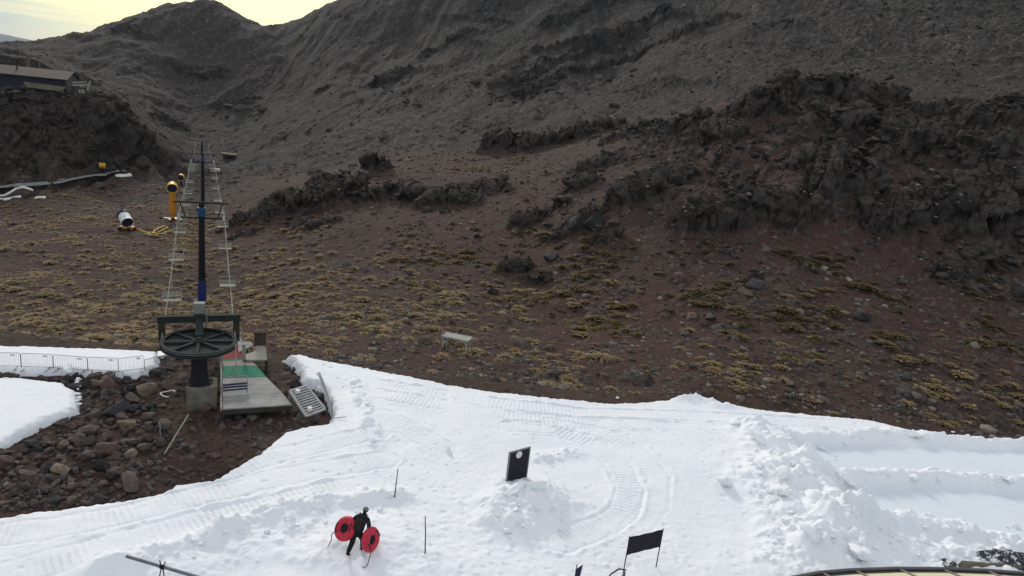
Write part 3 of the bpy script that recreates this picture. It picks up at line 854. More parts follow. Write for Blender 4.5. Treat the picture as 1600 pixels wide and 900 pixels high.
# ------------------------------------------------------------------ chairlift terminal
LA = R(23.8)          # bearing of the lift line
LP, LD = Vector((math.cos(LA), math.sin(LA), 0)), Vector((-math.sin(LA), math.cos(LA), 0))
WX, WY, WZ, WR = -12.32, 26.55, 2.52, 1.385          # bullwheel centre and radius
def terminal():
    gz = ground(WX, WY)
    o = Vector((WX, WY, gz))
    t = thing('chairlift_terminal', 'dark spoked bullwheel on a squat column at the bottom of the chairlift', 'chairlift terminal', o, LA)
    # concrete footing
    b = MB(o); b.box((WX + .1, WY - .05, gz + .38), (1.15, 1.05, 1.1)); b.build('concrete_footing', M_CONC, t, bevel=.03)
    b = MB(o)
    prof = [(.42, gz + .92), (.36, gz + 1.05), (.31, gz + 1.5), (.31, WZ - .55), (.40, WZ - .45), (.40, WZ - .3)]
    b.lathe(prof, 20, c=(WX, WY, 0)); b.build('column', M_BLACK_POLE, t, True)
    b = MB(o)
    for k in range(8):
        a = k * math.pi / 4 + .2
        b.box((WX + .47 * math.cos(a), WY + .47 * math.sin(a), gz + .96), (.07, .07, .1))
    b.lathe([(.0, gz + .96), (.55, gz + .96), (.55, gz + .93), (.0, gz + .93)], 16, c=(WX, WY, 0)); b.build('base_flange', M_STEEL_DARK, t)
    # the wheel: web plate with rim groove
    Mx = Matrix.Rotation(R(1.5), 3, 'X')
    c = (WX, WY, WZ)
    b = MB(o)
    b.lathe([(WR - .10, -.10), (WR + .05, -.11), (WR + .06, -.05), (WR - .01, -.02), (WR - .01, .03), (WR + .06, .06), (WR + .05, .11), (WR - .10, .10)], 56, Mx, c)
    w = b.build('bullwheel', M_WHEEL, t, True)
    b = MB(o)
    # web plate with two round lightening holes left open
    ns, nr = 112, 26
    vs, fs = [], []
    hol = [(-.80, -.92, .17), (.12, -1.16, .10)]
    for s_, zz in ((1, .0), (-1, -.03)):
        base = len(vs)
        for i in range(nr + 1):
            rr = .16 + (WR - .09 - .16) * i / nr
            for j in range(ns):
                a = 6.283185 * j / ns
                vs.append(Mx @ Vector((rr * math.cos(a), rr * math.sin(a), zz)) + Vector(c))
        for i in range(nr):
            for j in range(ns):
                rr = .16 + (WR - .09 - .16) * (i + .5) / nr; a = 6.283185 * (j + .5) / ns
                x, y = rr * math.cos(a), rr * math.sin(a)
                if any((x - hx) ** 2 + (y - hy) ** 2 < hr * hr for hx, hy, hr in hol): continue
                q = (base + i * ns + j, base + i * ns + (j + 1) % ns, base + (i + 1) * ns + (j + 1) % ns, base + (i + 1) * ns + j)
                fs.append(q if s_ > 0 else q[::-1])
    b.add(vs, fs); b.build('web_plate', M_WHEEL, w)
    for k in range(8):
        b = MB(o); a = k * math.pi / 4 + R(90 - 3)
        d = Mx @ Vector((math.cos(a), math.sin(a), 0)); n = Mx @ Vector((-math.sin(a), math.cos(a), 0)); up = Mx @ Vector((0, 0, 1))
        p0 = Vector(c) + d * .2; p1 = Vector(c) + d * (WR - .1)
        b.bar(p0 + up * .055, p1 + up * .045, .05, .10, up)
        if k % 4 == 2: b.bar(p0 + up * .055 + n * .13, p1 + up * .045 + n * .13, .05, .10, up)
        b.bar(p0 + up * .105, p1 + up * .085, .13, .012, up)
        b.build('spoke', M_WHEEL, w)
    b = MB(o); b.lathe([(.0, .22), (.12, .22), (.14, .16), (.24, .14), (.26, -.2), (.0, -.2)], 20, Mx, c); b.build('hub', M_STEEL_DARK, w, True)
    # return frame behind the wheel: a crossbeam on two hangers and a spine
    yb, zb = WY + 1.75, WZ + .42
    b = MB(o); b.bar((WX - 1.62, yb, zb), (WX + 1.62, yb, zb + .05), .20, .26); b.bar((WX - 1.7, yb, zb + .145), (WX + 1.7, yb, zb + .195), .28, .03)
    b.build('crossbeam', M_WHEEL, t, bevel=.01)
    for s_ in (-1, 1):
        b = MB(o); b.bar((WX + s_ * 1.45, yb, zb - .05), (WX + s_ * 1.45, yb - .15, WZ - .55), .26, .16); b.build('hanger_plate', M_STEEL_DARK, t)
    b = MB(o); b.bar((WX, WY + .22, WZ + .17), (WX, yb + .3, zb - .02), .30, .22); b.build('spine_beam', M_WHEEL, t)
    b = MB(o); b.bar((WX, yb + .2, zb - .1), (WX, yb + .2, gz - .1), .24, .24); b.build('rear_post', M_STEEL_DARK, t)
    b = MB(o); b.box((WX - .02, yb + .15, zb + .46), (.44, .34, .46)); b.tube([(WX + .27, yb - .1, WZ - .6), (WX + .27, yb - .1, zb + .42)], .035, 8)
    b.build('drive_cover', simple('grey_plastic_cover', (.21, .205, .185), .7, .2, 3), t, bevel=.09)
terminal()

# the pale panel lying under the left of the wheel and two timbers beside the column
def loose_board(name, label, cat, pts, th, mat, z=None):
    P = [near_ground(a, b) for a, b in pts]
    zz = z if z is not None else max(p.z for p in P) + .05
    c = sum(P, Vector()) / len(P)
    b = MB((c.x, c.y, zz)); b.prism([(p.x, p.y) for p in P], zz, zz + th)
    o = b.build(name, mat); o.location = (c.x, c.y, zz)
    return tag(o, label, cat)
loose_board('board', 'yellowed board lying at the end of the left snow strip below the wheel', 'board', [(246, 563), (262, 561), (265, 568), (247, 571)], .06, M_WHITE, .22)
loose_board('timber', 'pale timber lying between the column and the loading ramp', 'timber', [(322, 566), (346, 561), (348, 569), (322, 574)], .09, M_WOOD_PALE, .42)

# ------------------------------------------------------------------ loading ramp, painted in bands
def ramp():
    z = .42
    L = lambda py: at_z(348, py, z)
    A = {py: (at_z(348, py, z), at_z(xr, py2, z)) for py, xr, py2 in ((639, 456, 632), (620, 441, 614), (604, 427, 600), (591, 416, 589), (572, 401, 571), (564, 391, 562), (561, 388, 559), (540, 369, 538))}
    o = at_z(348, 639, 0)
    t = thing('loading_ramp', 'wedge shaped wooden loading ramp with red and green painted bands', 'ramp', o)
    bands = [(639, 620, M_WOOD_GREY), (620, 604, M_WOOD_GREY), (604, 591, M_WOOD_GREY), (591, 572, M_GREEN), (572, 564, M_PINKISH), (564, 561, M_GREEN), (561, 540, M_RED)]
    for a, c, m in bands:
        l0, r0 = A[a]; l1, r1 = A[c]
        g = .012
        d0 = (l1 - l0).normalized() * g
        b = MB(o); P = [l0 + d0, r0 + d0, r1 - d0, l1 - d0]
        b.prism([(p.x, p.y) for p in P], z - .05, z)
        q = b.build('deck_panel' if m is M_WOOD_GREY else 'painted_panel', m, t)
        lab = {M_GREEN: 'green painted panel', M_RED: 'red painted panel', M_PINKISH: 'worn pale panel'}.get(m)
        if lab: q['label'] = lab
    b = MB(o); l0, r0 = A[639]; b.bar(l0 + Vector((0, .02, -.16)), r0 + Vector((0, .02, -.16)), .04, .20); b.build('front_fascia', M_WOOD_DARK, t)
    b = MB(o)
    l1, r1 = A[540]
    for p in (l0, (l0 + r0) / 2, r0, (l0 + l1) / 2, (r0 + r1) / 2, l1, r1):
        q = p + ((l0 + r0 + l1 + r1) / 4 - p) * .08
        b = MB(o); b.box((q.x, q.y, z / 2 - .18), (.12, .12, z + .2)); b.build('bearer', M_WOOD_DARK, t)
    b = MB(o); b.bar(l0 + Vector((-.06, 0, -.02)), l1 + Vector((-.06, 0, -.02)), .07, .14); b.build('edge_rail', M_WOOD_PALE, t)
    return t
ramp()

def side_deck():
    z = .52
    o = at_z(400, 560, 0)
    t = thing('side_deck', 'small grey plywood deck with a dark slatted backboard beside the ramp', 'deck', o)
    P = [at_z(a, b, z) for a, b in ((384, 562), (417, 562), (416, 540), (400, 540), (397, 549), (384, 553))]
    b = MB(o); b.prism([(p.x, p.y) for p in P], z - .08, z); b.build('deck_board', M_WOOD_PALE, t)
    P2 = [at_z(a, b, z - .01) for a, b in ((373, 549), (383, 545), (396, 539), (392, 534), (371, 533))]
    b = MB(o); b.prism([(p.x, p.y) for p in P2], z - .09, z - .012); b.build('deck_board', M_WOOD_GREY, t)
    b = MB(o)
    for a in (P[0], P[1], P[2], P2[-1]):
        b = MB(o); b.box((a.x * .97 + P[3].x * .03, a.y, z / 2 - .2), (.09, .09, z + .3)); b.build('stump', M_WOOD_DARK, t)
    a, c = at_z(398, 541, z), at_z(415, 541, z)
    h = .72
    b = MB(o)
    for k in range(5):
        p = a.lerp(c, (k + .5) / 5); b.box((p.x, p.y, z + h / 2), (.085, .025, h - .04))
    b.build('slatted_back', M_WOOD_DARK, t)
    b = MB(o)
    for p in (a, c): b.box((p.x, p.y - .02, z + h / 2), (.05, .05, h))
    b.bar(a + Vector((0, -.02, h)), c + Vector((0, -.02, h)), .06, .05)
    b.build('back_frame', simple('brown_timber', (.12, .09, .07), .85, .3, 3), t)
side_deck()

def gate_post(px, pt, pb, name, label, mat=M_WHITE):
    p = at_z(px, pb, .42)
    dist = (p - Vector((0, 0, CAM_Z))).length
    h = (pb - pt) * dist / 1100 / .93
    b = MB(p); b.box((p.x, p.y, p.z + h / 2 - .2), (.13, .09, h + .4)); b.box((p.x, p.y, p.z + h + .01), (.15, .11, .03))
    o = b.build(name, mat); o.location = p
    return tag(o, label, 'post')
gate_post(381, 541, 563, 'marker_post', 'pale post standing at the right corner of the red ramp panel', M_WOOD_PALE)
gate_post(345, 553, 566, 'marker_post', 'short pale post at the left edge of the ramp by the wheel', M_WOOD_PALE)

# ------------------------------------------------------------------ towers
def tower(px, y, ztop, gauge, label, blue):
    p = at_y(px, 0, y)
    u, f, d = ray(px, 330)
    x = u / f * y
    gz = ground(x, y)
    o = Vector((x, y, gz))
    t = thing('lift_tower', label, 'lift tower', o, LA, 'towers of the chairlift')
    za = ztop - 1.25
    b = MB(o); b.lathe([(.30, gz - .4), (.27, gz + 1.9), (.23, za - .2), (.20, ztop + .02), (0, ztop + .03)], 18, c=(x, y, 0)); b.build('pole', M_BLACK_POLE, t, True)
    if blue:
        b = MB(o); b.lathe([(.33, gz + .1), (.33, gz + 1.75), (.26, gz + 1.9)], 18, c=(x, y, 0)); b.build('blue_sleeve', M_BLUE, t, True)
        b = MB(o); b.lathe([(.0, gz + .16), (.72, gz + .16), (.72, gz - .3)], 8, c=(x, y, 0)); b.build('base_pad', M_CONC, t)
    b = MB(o); b.box((x, y - .05, ztop - .75), (.56, .5, .72)); b.build('control_box', M_BLUE2, t, bevel=.04)
    hw = gauge / 2
    b = MB(o); b.bar((x - hw - .45, y, ztop), (x + hw + .45, y, ztop), .12, .14); b.build('lifting_beam', M_STEEL_DARK, t)
    b = MB(o); b.bar((x - hw + .1, y, za), (x + hw - .1, y, za), .18, .16); b.build('crossarm', M_STEEL_DARK, t)
    for s_ in (-1, 1):
        b = MB(o); b.bar((x + s_ * (hw - .05), y, ztop), (x + s_ * (hw - .45), y, za), .09, .09); b.build('brace', M_STEEL_DARK, t)
        sh = MB(o); sh.bar((x + s_ * hw, y - 1.0, za - .02), (x + s_ * hw, y + 1.0, za - .02), .07, .12); so = sh.build('sheave_beam', M_GALV, t)
        for k in range(4):
            w = MB(o); M = Matrix.Rotation(R(90), 3, 'Y')
            w.lathe([(.0, -.05), (.17, -.05), (.19, -.04), (.15, 0), (.19, .04), (.17, .05), (0, .05)], 14, M, (x + s_ * (hw + .08), y - .9 + .6 * k, za + .03)); w.build('sheave', M_GALV_L, so, True)
        c_ = MB(o); c_.bar((x + s_ * (hw - .5), y - .4, za - .16), (x + s_ * (hw + .15), y - .4, za - .16), .35, .03)
        for k in (-.45, .12): c_.bar((x + s_ * hw + k * s_, y - .4, za - .16), (x + s_ * hw + k * s_, y - .4, za + .1), .03, .03)
        c_.build('catwalk', M_GALV, t)
    l = MB(o)
    for s_ in (-.16, .16): l.tube([(x + s_, y - .3, gz + 1.2), (x + s_, y - .26, za)], .02, 6)
    k = gz + 1.4
    while k < za:
        l.tube([(x - .16, y - .3, k), (x + .16, y - .3, k)], .014, 5); k += .35
    l.build('ladder', M_STEEL_DARK, t)
    return x, y, za
G = WR * 2
T1 = tower(315, 56, 2.55, G + .5, 'nearest lift tower, tall black pole with blue sleeve at its foot', True)
T2 = tower(317, 110, -.25, G + .5, 'second lift tower, black pole rising behind the nearest tower', False)
T3 = tower(316, 205, -8.3, G + .5, 'farthest lift tower, tiny dark crossarms against the mountain foot', False)

# ------------------------------------------------------------------ haul rope (one loop) and chairs
def rope_pts(s):
    P = [Vector((WX, WY, WZ)) + LP * s * WR]
    for (x, y, z) in (T1, T2, T3):
        a = P[-1]; b = Vector((x, y, z + .22)) + LP * s * ((G + .5) / 2 + .08)
        n = 14; sag = .010 * (b - a).length
        for k in range(1, n + 1):
            q = a.lerp(b, k / n); q.z -= sag * 4 * (k / n) * (1 - k / n); P.append(q)
    a = P[-1]; b = a + (Vector(T3) - Vector(T2)).normalized() * 95; b.z = ground(b.x, b.y) + 1.0
    for k in range(1, 9):
        P.append(a.lerp(b, k / 8))
    return P
RL, RR_ = rope_pts(-1), rope_pts(1)
arc = [Vector((WX, WY, WZ)) + LP * WR * math.cos(a) + LD * WR * math.sin(a) for a in np.linspace(math.pi, 2 * math.pi, 24)]
b = MB((WX, WY, WZ)); b.tube(list(reversed(RL)) + arc[1:-1] + RR_, .022, 6)
o = b.build('haul_rope', M_ROPE, None, True); o.location = (WX, WY, WZ)
tag(o, 'steel haul rope running round the bullwheel and out over the towers', 'cable')

def make_chair(dark):
    t = thing('lift_chair', 'x', 'lift chair', (0, 0, 0), 0, 'chairs hanging on the chairlift rope')
    b = MB()   # hanger arm with its bend, from the grip down to the bail
    b.tube([(0, 0, .05), (0, .0, -.25), (0, .28, -.55), (0, .42, -.95), (0, .30, -1.22), (0, .10, -1.32)], .032, 8); b.build('hanger', M_CHAIR, t, True)
    b = MB(); b.box((0, 0, 0), (.09, .34, .12)); b.build('grip', M_CHAIR, t, bevel=.01)
    hw = .56
    b = MB()
    for s_ in (-1, 1):
        b.tube([(0, .10, -1.32), (s_ * (hw - .14), .10, -1.32), (s_ * (hw - .03), .09, -1.36), (s_ * hw, .08, -1.48), (s_ * hw, .04, -2.05), (s_ * hw, -.0, -2.16), (s_ * hw, -.46, -2.12)], .025, 8)
    for zz, yy in ((-1.72, .07), (-2.10, .02)): b.tube([(-hw, yy, zz), (hw, yy, zz)], 0.026, 6)
    b.tube([(-hw, -.46, -2.12), (hw, -.46, -2.12)], .02, 6)
    b.build('frame', M_CHAIR, t, True)
    for s_ in (-1, 1):
        b = MB(); b.tube([(s_ * hw, .06, -1.80), (s_ * (hw + .03), -.15, -1.80), (s_ * (hw + .03), -.34, -1.84), (s_ * hw, -.42, -2.1)], .02, 6); b.build('armrest', M_CHAIR, t, True)
    sm = M_SLAT_D if dark else M_SLAT
    b = MB()
    for k in range(4): b.box((0, -.06 - .115 * k, -2.105), (2 * hw - .03, .085, .028))
    b.build('seat', sm, t)
    b = MB()
    for k in range(3): b.box((0, .055, -1.66 - .12 * k), (2 * hw - .03, .022, .075))
    b.build('backrest', sm, t)
    return t
def along(P, y):
    for a, b in zip(P, P[1:]):
        if a.y <= y <= b.y or b.y <= y <= a.y:
            return a.lerp(b, (y - a.y) / (b.y - a.y))
chair_d, chair_l = make_chair(True), make_chair(False)
first = {chair_d: True, chair_l: True}
ords = ['nearest', 'second', 'third', 'fourth', 'fifth', 'sixth', 'seventh', 'eighth', 'ninth', 'tenth', 'eleventh', 'twelfth', 'thirteenth', 'fourteenth', 'fifteenth']
def place_chair(proto, p, label, rz=0):
    c = proto if first[proto] else copy_tree(proto)
    first[proto] = False
    c.location = p; c.rotation_euler = (0, 0, rz + LA); c['label'] = label; c.scale = (.86, .86, .86)
place_chair(chair_d, Vector((WX, WY, WZ + .02)) + LP * WR * .97 - LD * .38, 'empty chair with navy slats hanging over the loading ramp', R(186))
chair_d.scale = (.88, .88, 1.03)
for side, P, ys in (('left', RL, (39.0, 48.5, 58.0, 67, 77, 87, 98, 115, 130, 145, 160)), ('right', RR_, (32.6, 43.0, 53.0, 63, 73, 83, 94, 104.5, 120, 135, 150))):
    for k, y in enumerate(ys):
        p = along(P, y)
        far = k > 6
        place_chair(chair_l if k < 12 else chair_d, p, f'{ords[k]} chair from the bullwheel along the {side} hand rope' if True else '', R(180) if side == 'right' else R(4))
# ------------------------------------------------------------------ crowd barriers along the left snow strip
def barrier():
    t = thing('crowd_barrier', 'x', 'barrier', (0, 0, 0), 0, 'crowd barriers along the left snow strip')
    W, H = 2.05, .95
    b = MB()
    b.tube([(0, 0, .06), (0, 0, H - .06), (.06, 0, H), (W - .06, 0, H), (W, 0, H - .06), (W, 0, .06)], .015, 7); b.tube([(0, 0, .12), (W, 0, .12)], .013, 7)
    b.build('frame', M_GALV, t, True)
    b = MB()
    for k in range(1, 19): b.tube([(W * k / 19, 0, .12), (W * k / 19, 0, H)], .007, 5)
    b.build('bars', M_GALV, t)
    for x in (.25, W - .25):
        b = MB(); b.bar((x, -.42, .02), (x, .42, .02), .06, .03); b.bar((x, 0, .02), (x, 0, .12), .05, .03); b.build('foot', M_GALV, t)
    b = MB(); b.box((W * .78, -.016, H - .13), (.3, .006, .10)); b.build('tag_plate', M_WHITE, t)
    return t
bp = barrier()
line = [at_z(a, b_, .12) for a, b_ in ((-20, 572), (34, 573), (84, 575), (138, 579), (186, 581), (226, 576), (262, 567))]
blabs = ['crowd barrier at the left edge of the photo along the snow strip', 'second crowd barrier from the left along the snow strip', 'third crowd barrier from the left, behind the round snow lump',
         'crowd barrier fourth from the left above the rubble', 'crowd barrier nearest the boulders at the strip end', 'last crowd barrier, half buried where boulders meet the strip']
for k in range(6):
    c = bp if k == 0 else copy_tree(bp)
    a, e = line[k], line[k + 1]
    c.location = (a.x, a.y, snow_z(a.x, a.y + .3) * .3 + .02 if k < 5 else -.15)
    c.rotation_euler = (0, R(random.uniform(-1, 1)), math.atan2(e.y - a.y, e.x - a.x)); c['label'] = blabs[k]
    c.scale = ((e - a).length / 2.09, 1, .72)

# ------------------------------------------------------------------ metal slatted bed leaning on the rocks, torn netting beside it
def slat_bed():
    A = [near_ground(*p) for p in ((452, 612), (480, 602), (508, 641), (478, 650))]
    zs = [.75, .75, .25, .25]
    P = [at_z(px, py, z) for (px, py), z in zip(((453, 611), (479, 603), (508, 639), (478, 650)), zs)]
    o = sum(P, Vector()) / 4
    t = thing('slatted_metal_bed', 'pale slatted metal grate leaning on the rocks beside the ramp', 'metal grate', o)
    b = MB(o)
    for k in range(4): b.bar(P[k], P[(k + 1) % 4], .09, .07)
    b.build('frame', M_GALV_L, t)
    n = ((P[1] - P[0]).cross(P[3] - P[0])).normalized()
    if n.z < 0: n = -n
    b = MB(o)
    for k in range(1, 11):
        f = k / 11
        b.bar(P[0].lerp(P[3], f) + n * .01, P[1].lerp(P[2], f) + n * .01, .065, .03, n)
    b.build('slats', M_GALV_L, t)
    for f in (.14, .86):
        b = MB(o)
        c = P[0].lerp(P[3], f).lerp(P[1].lerp(P[2], f), .3) + n * .09
        b.box(c, (.16, .16, .12)); b.build('bracket', M_WHITE, t)
    b = MB(o)
    for k in (0, 1): b.bar(P[k] - n * .05, Vector((P[k].x, P[k].y, ground(P[k].x, P[k].y) - .1)), .06, .06)
    b.build('prop', M_GALV, t)
slat_bed()

def netting():
    path = [(500, 596), (508, 612), (516, 632), (522, 652)]
    m, nt, p = new_mat('grey_safety_net')
    p.inputs['Base Color'].default_value = (.30, .32, .33, 1); p.inputs['Roughness'].default_value = .8
    B = [at_z(a, b_, .15) for a, b_ in path]
    T = [at_z(a, b_, .15) + Vector((-.25, .25, h)) for (a, b_), h in zip(((500, 596), (505, 610), (512, 630), (521, 652)), (.25, .75, .65, .2))]
    b = MB(B[1])
    n = 26
    def L(P, f):
        f *= len(P) - 1; i = min(int(f), len(P) - 2); return P[i].lerp(P[i + 1], f - i)
    for k in range(n + 1):
        b.tube([L(B, k / n), L(B, k / n).lerp(L(T, k / n), .5) + Vector((.05, .03, 0)), L(T, k / n)], .006, 4)
    for k in range(11):
        b.tube([L(B, q / 12).lerp(L(T, q / 12), k / 10) + Vector((.05, .03, 0)) * (1 - abs(k / 5 - 1)) for q in range(13)], .006, 4)
    o = b.build('safety_net', m); o.location = B[1]
    tag(o, 'sagging grey safety net between the metal grate and the snow', 'net')
    q = at_z(523, 654, .3)
    b = MB(q); b.tube([q + Vector((-.1, 0, -.1)), q + Vector((-.16, .02, .9))], .014, 6); b.tube([q + Vector((-.1, -.03, 0.02)), q + Vector((.42, .1, .08))], .012, 6)
    o = b.build('net_stake', M_STEEL_DARK); o.location = q
    tag(o, 'thin dark stake at the lower end of the grey net', 'stake')
netting()

# sticks in the rubble
p0, p1 = near_ground(257, 711), near_ground(295, 660)
b = MB(p0); b.tube([p0 + Vector((0, 0, .05)), p1 + Vector((0, 0, .35))], .028, 7); o = b.build('pole', M_WOOD_PALE); o.location = p0
tag(o, 'pale thin pole lying slanted on the dark rubble', 'pole')
p0 = near_ground(251, 690)
b = MB(p0); b.tube([p0 + Vector((0, 0, -.1)), p0 + Vector((-.03, .02, .78))], .022, 7); o = b.build('stake', M_GALV); o.location = p0
tag(o, 'short grey stake standing in the rubble left of the slanted pole', 'stake')

# loop of pale hose among the boulders
p0 = near_ground(262, 618)
b = MB(p0); b.tube([p0 + Vector((.26 * math.cos(a), .30 * math.sin(a), .10 + .04 * math.sin(2 * a))) for a in np.linspace(.5, 5.4, 18)], .03, 7); o = b.build('hose', M_WHITE, None, True); o.location = p0
tag(o, 'short curl of white hose among the boulders beside the footing', 'hose')

# bench-like steel stand on the brown ground
def stand():
    o = hit(712, 549) or at_y(712, 549, 40)
    dist = (o - Vector((0, 0, CAM_Z))).length
    k = dist / 1100
    t = thing('metal_stand', 'long pale metal bench standing alone on the brown ground', 'bench', o)
    L = 44 * k; h = .85; w = .75
    ax = Vector((.97, -.25, 0)).normalized(); ay = Vector((.25, .97, 0)).normalized()
    gz = lambda q: ground(q.x, q.y)
    c = o + Vector((0, 0, h))
    M = Matrix((ax, ay, Vector((0, 0, 1)))).transposed()
    b = MB(o); b.box(c, (L, w, .05), M); b.build('top', simple('pale_worn_board', (.40, .38, .33), .8, .3, 4), t)
    b = MB(o)
    for s_ in (-1, 1): b.bar(c + ay * (w / 2) * s_ - ax * L / 2, c + ay * (w / 2) * s_ + ax * L / 2, .06, .10)
    b.build('side_rail', M_GALV_L, t)
    for sx in (-1, 1):
        for sy in (-1, 1):
            q = c + ax * (L / 2 - .12) * sx + ay * (w / 2 - .06) * sy
            b = MB(o); b.bar(q, Vector((q.x, q.y, gz(q) - .1)), .07, .07); b.build('leg', M_GALV_L, t)
    q = c - ax * (L / 2 + .05) - ay * .2
    b = MB(o); b.bar(Vector((q.x, q.y, gz(q))), q + Vector((0, 0, .45)), .06, .06); b.bar(q + Vector((0, 0, .1)), q + ay * .5 + Vector((0, 0, .1)), .04, .04); b.build('upright', M_GALV, t)
stand()

# ------------------------------------------------------------------ signs and poles in the snow
def board_sign():
    B = on_snow(806, 749)
    P0, P1 = on_snow(791, 752), on_snow(822, 746)
    o = Vector((B.x, B.y, B.z))
    a = Vector((P0.x, P0.y, 0)); c = Vector((P1.x, P1.y, 0))
    W = (c - a).length; ax = (c - a).normalized(); ay = Vector((-ax.y, ax.x, 0))
    k = (B - Vector((0, 0, CAM_Z))).length / 1100
    H = 43 * k / .86
    M = Matrix((ax, ay, Vector((0, 0, 1)))).transposed()
    t = thing('board_sign', 'upright black board with a white disc near its top, on a snow mound', 'sign', o)
    c0 = Vector(((a.x + c.x) / 2, (a.y + c.y) / 2, B.z + H / 2 - .02))
    b = MB(o); b.box(c0, (W - .04, .03, H - .04), M); b.build('panel', simple('charcoal_board', (.022, .022, .030), .75, .25, 2), t)
    b = MB(o)
    for s_ in (-1, 1): b.box(c0 + ax * s_ * W / 2, (.045, .05, H + .04), M)
    for s_ in (-1, 1): b.box(c0 + Vector((0, 0, s_ * H / 2)), (W - .05, .046, .04), M)
    b.build('frame', M_GALV, t)
    Mz = M @ Matrix.Rotation(R(90), 3, 'X')
    b = MB(o); b.lathe([(0, .0), (.13, 0), (.13, -.02)], 26, M @ Matrix.Rotation(R(90), 3, 'X'), c0 + Vector((0, 0, H / 2 - .17)) - ay * .032 - ax * .03); b.lathe([(.0, .0), (.13, .0)], 26, M @ Matrix.Rotation(R(90), 3, 'X'), c0 + Vector((0, 0, H / 2 - .17)) - ay * .0325 - ax * .03)
    b.build('white_disc', M_WHITE, t)
    for s_ in (-1, 1):
        b = MB(o); b.box(c0 + ax * s_ * (W / 2) - Vector((0, 0, H / 2 + .2)), (.04, .04, .45), M); b.build('leg', M_GALV, t)
board_sign()

def banner():
    pL, pR = on_snow(973, 900), on_snow(1025, 886)
    # both posts planted, cloth between
    k = (pL - Vector((0, 0, CAM_Z))).length / 1100
    o = pL.copy()
    t = thing('banner_sign', 'black cloth banner stretched between two thin posts at the bottom', 'banner', o)
    hL = 1.30; hR = 1.02
    topL = Vector((pL.x, pL.y, pL.z + hL)); topR = Vector((pR.x, pR.y, topL.z))
    for p, q in ((pL, topL), (pR, topR)):
        b = MB(o); b.tube([p - Vector((0, 0, .3)), q + Vector((0, 0, .03))], .016, 7); b.build('post', M_STEEL_DARK, t)
    b = MB(o)
    n = 14; vs, fs = [], []
    dirv = (topR - topL); nrm = Vector((-dirv.y, dirv.x, 0)).normalized()
    Hc = .60
    for s_ in (.006, -.006):
        base = len(vs)
        for j in range(6):
            for i in range(n + 1):
                f = i / n
                vs.append(topL.lerp(topR, f) - Vector((0, 0, Hc * j / 5 + .012 * math.sin(f * 3.1416))) + nrm * (s_ + .03 * math.sin(f * 3.1416) * (j / 5) + .008 * math.sin(f * 17 + j)))
        for j in range(5):
            for i in range(n):
                q = (base + j * (n + 1) + i, base + j * (n + 1) + i + 1, base + (j + 1) * (n + 1) + i + 1, base + (j + 1) * (n + 1) + i)
                fs.append(q if s_ > 0 else q[::-1])
    b.add(vs, fs); b.build('cloth', simple('black_banner_cloth', (.020, .020, .026), .85, .3, 3), t, True)
    # hoop of the same stand
    return t
banner()
def hoop():
    a = on_snow(974, 899); 
    o = a.copy()
    b = MB(o)
    p = [a + Vector((.02, -.03, .0)), a + Vector((.02, -.03, .22)), a + Vector((-.18, -.10, .27)), a + Vector((-.42, -.25, .18)), a + Vector((-.62, -.45, -.05)), a + Vector((-.66, -.5, -.4))]
    b.tube([p[0] - Vector((0, 0, .3))] + p, .022, 8); o_ = b.build('hoop', M_STEEL_DARK, None, True); o_.location = o
    tag(o_, 'bent dark tube arching from the left banner post into the snow', 'hoop')
hoop()
def flag_tip():
    a = on_snow(898, 905)
    o = a.copy()
    t = thing('feather_flag', 'tip of a small dark flag at the bottom edge of the photo', 'flag', o)
    b = MB(o); b.tube([a - Vector((0, 0, .3)), a + Vector((0, 0, .5))], .015, 6); b.build('pole', M_STEEL_DARK, t)
    b = MB(o)
    for s_ in (.004, -.004):
        n0 = len(b.v)
        vs = [a + Vector((0, s_, .02)), a + Vector((.13, s_, .02)), a + Vector((.17, s_, .52)), a + Vector((.05, s_, .40)), a + Vector((0, s_, .34))]
        b.add(vs, [(0, 1, 2, 3, 4) if s_ > 0 else (4, 3, 2, 1, 0)])
    b.build('cloth', M_NAVY, t)
flag_tip()

def snow_pole(px, pb, pt, dxp, label, lean):
    B = on_snow(px, pb)
    k = (B - Vector((0, 0, CAM_Z))).length / 1100
    h = (pb - pt) * k / .84
    b = MB(B); b.tube([B - Vector((0, 0, .3)), B + Vector((lean * .5 + .006, 0, h * .5)), B + Vector((lean, .02, h))], [.020, .018, .013], 7)
    b.tube([B + Vector((lean * .93, .018, h * .93)), B + Vector((lean * .96, .019, h * .96))], .017, 7)
    o = b.build('bamboo_pole', simple('dark_bamboo', (.10, .085, .06), .6, .4, 6), None, True); o.location = B
    tag(o, label, 'pole', 'bamboo poles in the snow')
snow_pole(616, 777, 738, 0, 'thin bamboo pole at the end of the ploughed snow ridge', .05)
snow_pole(665, 865, 814, 0, 'thin bamboo pole in open snow right of the person', -.11)

# ------------------------------------------------------------------ steel pipe on a wire stand, lower left
def pipe_rail():
    z = 2.3
    A = at_z(198, 869, z); B = at_z(345, 912, z); C = at_z(254, 886, z)
    o = Vector((C.x, C.y, snow_z(C.x, C.y)))
    t = thing('pipe_rail', 'grey steel pipe lashed across thin legs at the bottom left', 'rail', o)
    b = MB(o); b.tube([A, B], .042, 12); b.build('pipe', simple('grey_pipe', (.20, .20, .22), .45, .25, 6, .4), t, True)
    b = MB(o); ax = (B - A).normalized()
    for s_ in (-1, 1):
        b.tube([C + Vector((0.02 * s_, .0, .16)) + ax * .05 * s_, C + ax * .02 * s_ + Vector((0, -.02, 0)), Vector((o.x + .35 * s_, o.y - .2, o.z - .1))], .014, 6)
    b.build('legs', M_STEEL_DARK, t)
    b = MB(o); b.tube([C + ax * (-.05), C + ax * .05], .052, 10); b.build('lashing', M_BLACK, t)
pipe_rail()

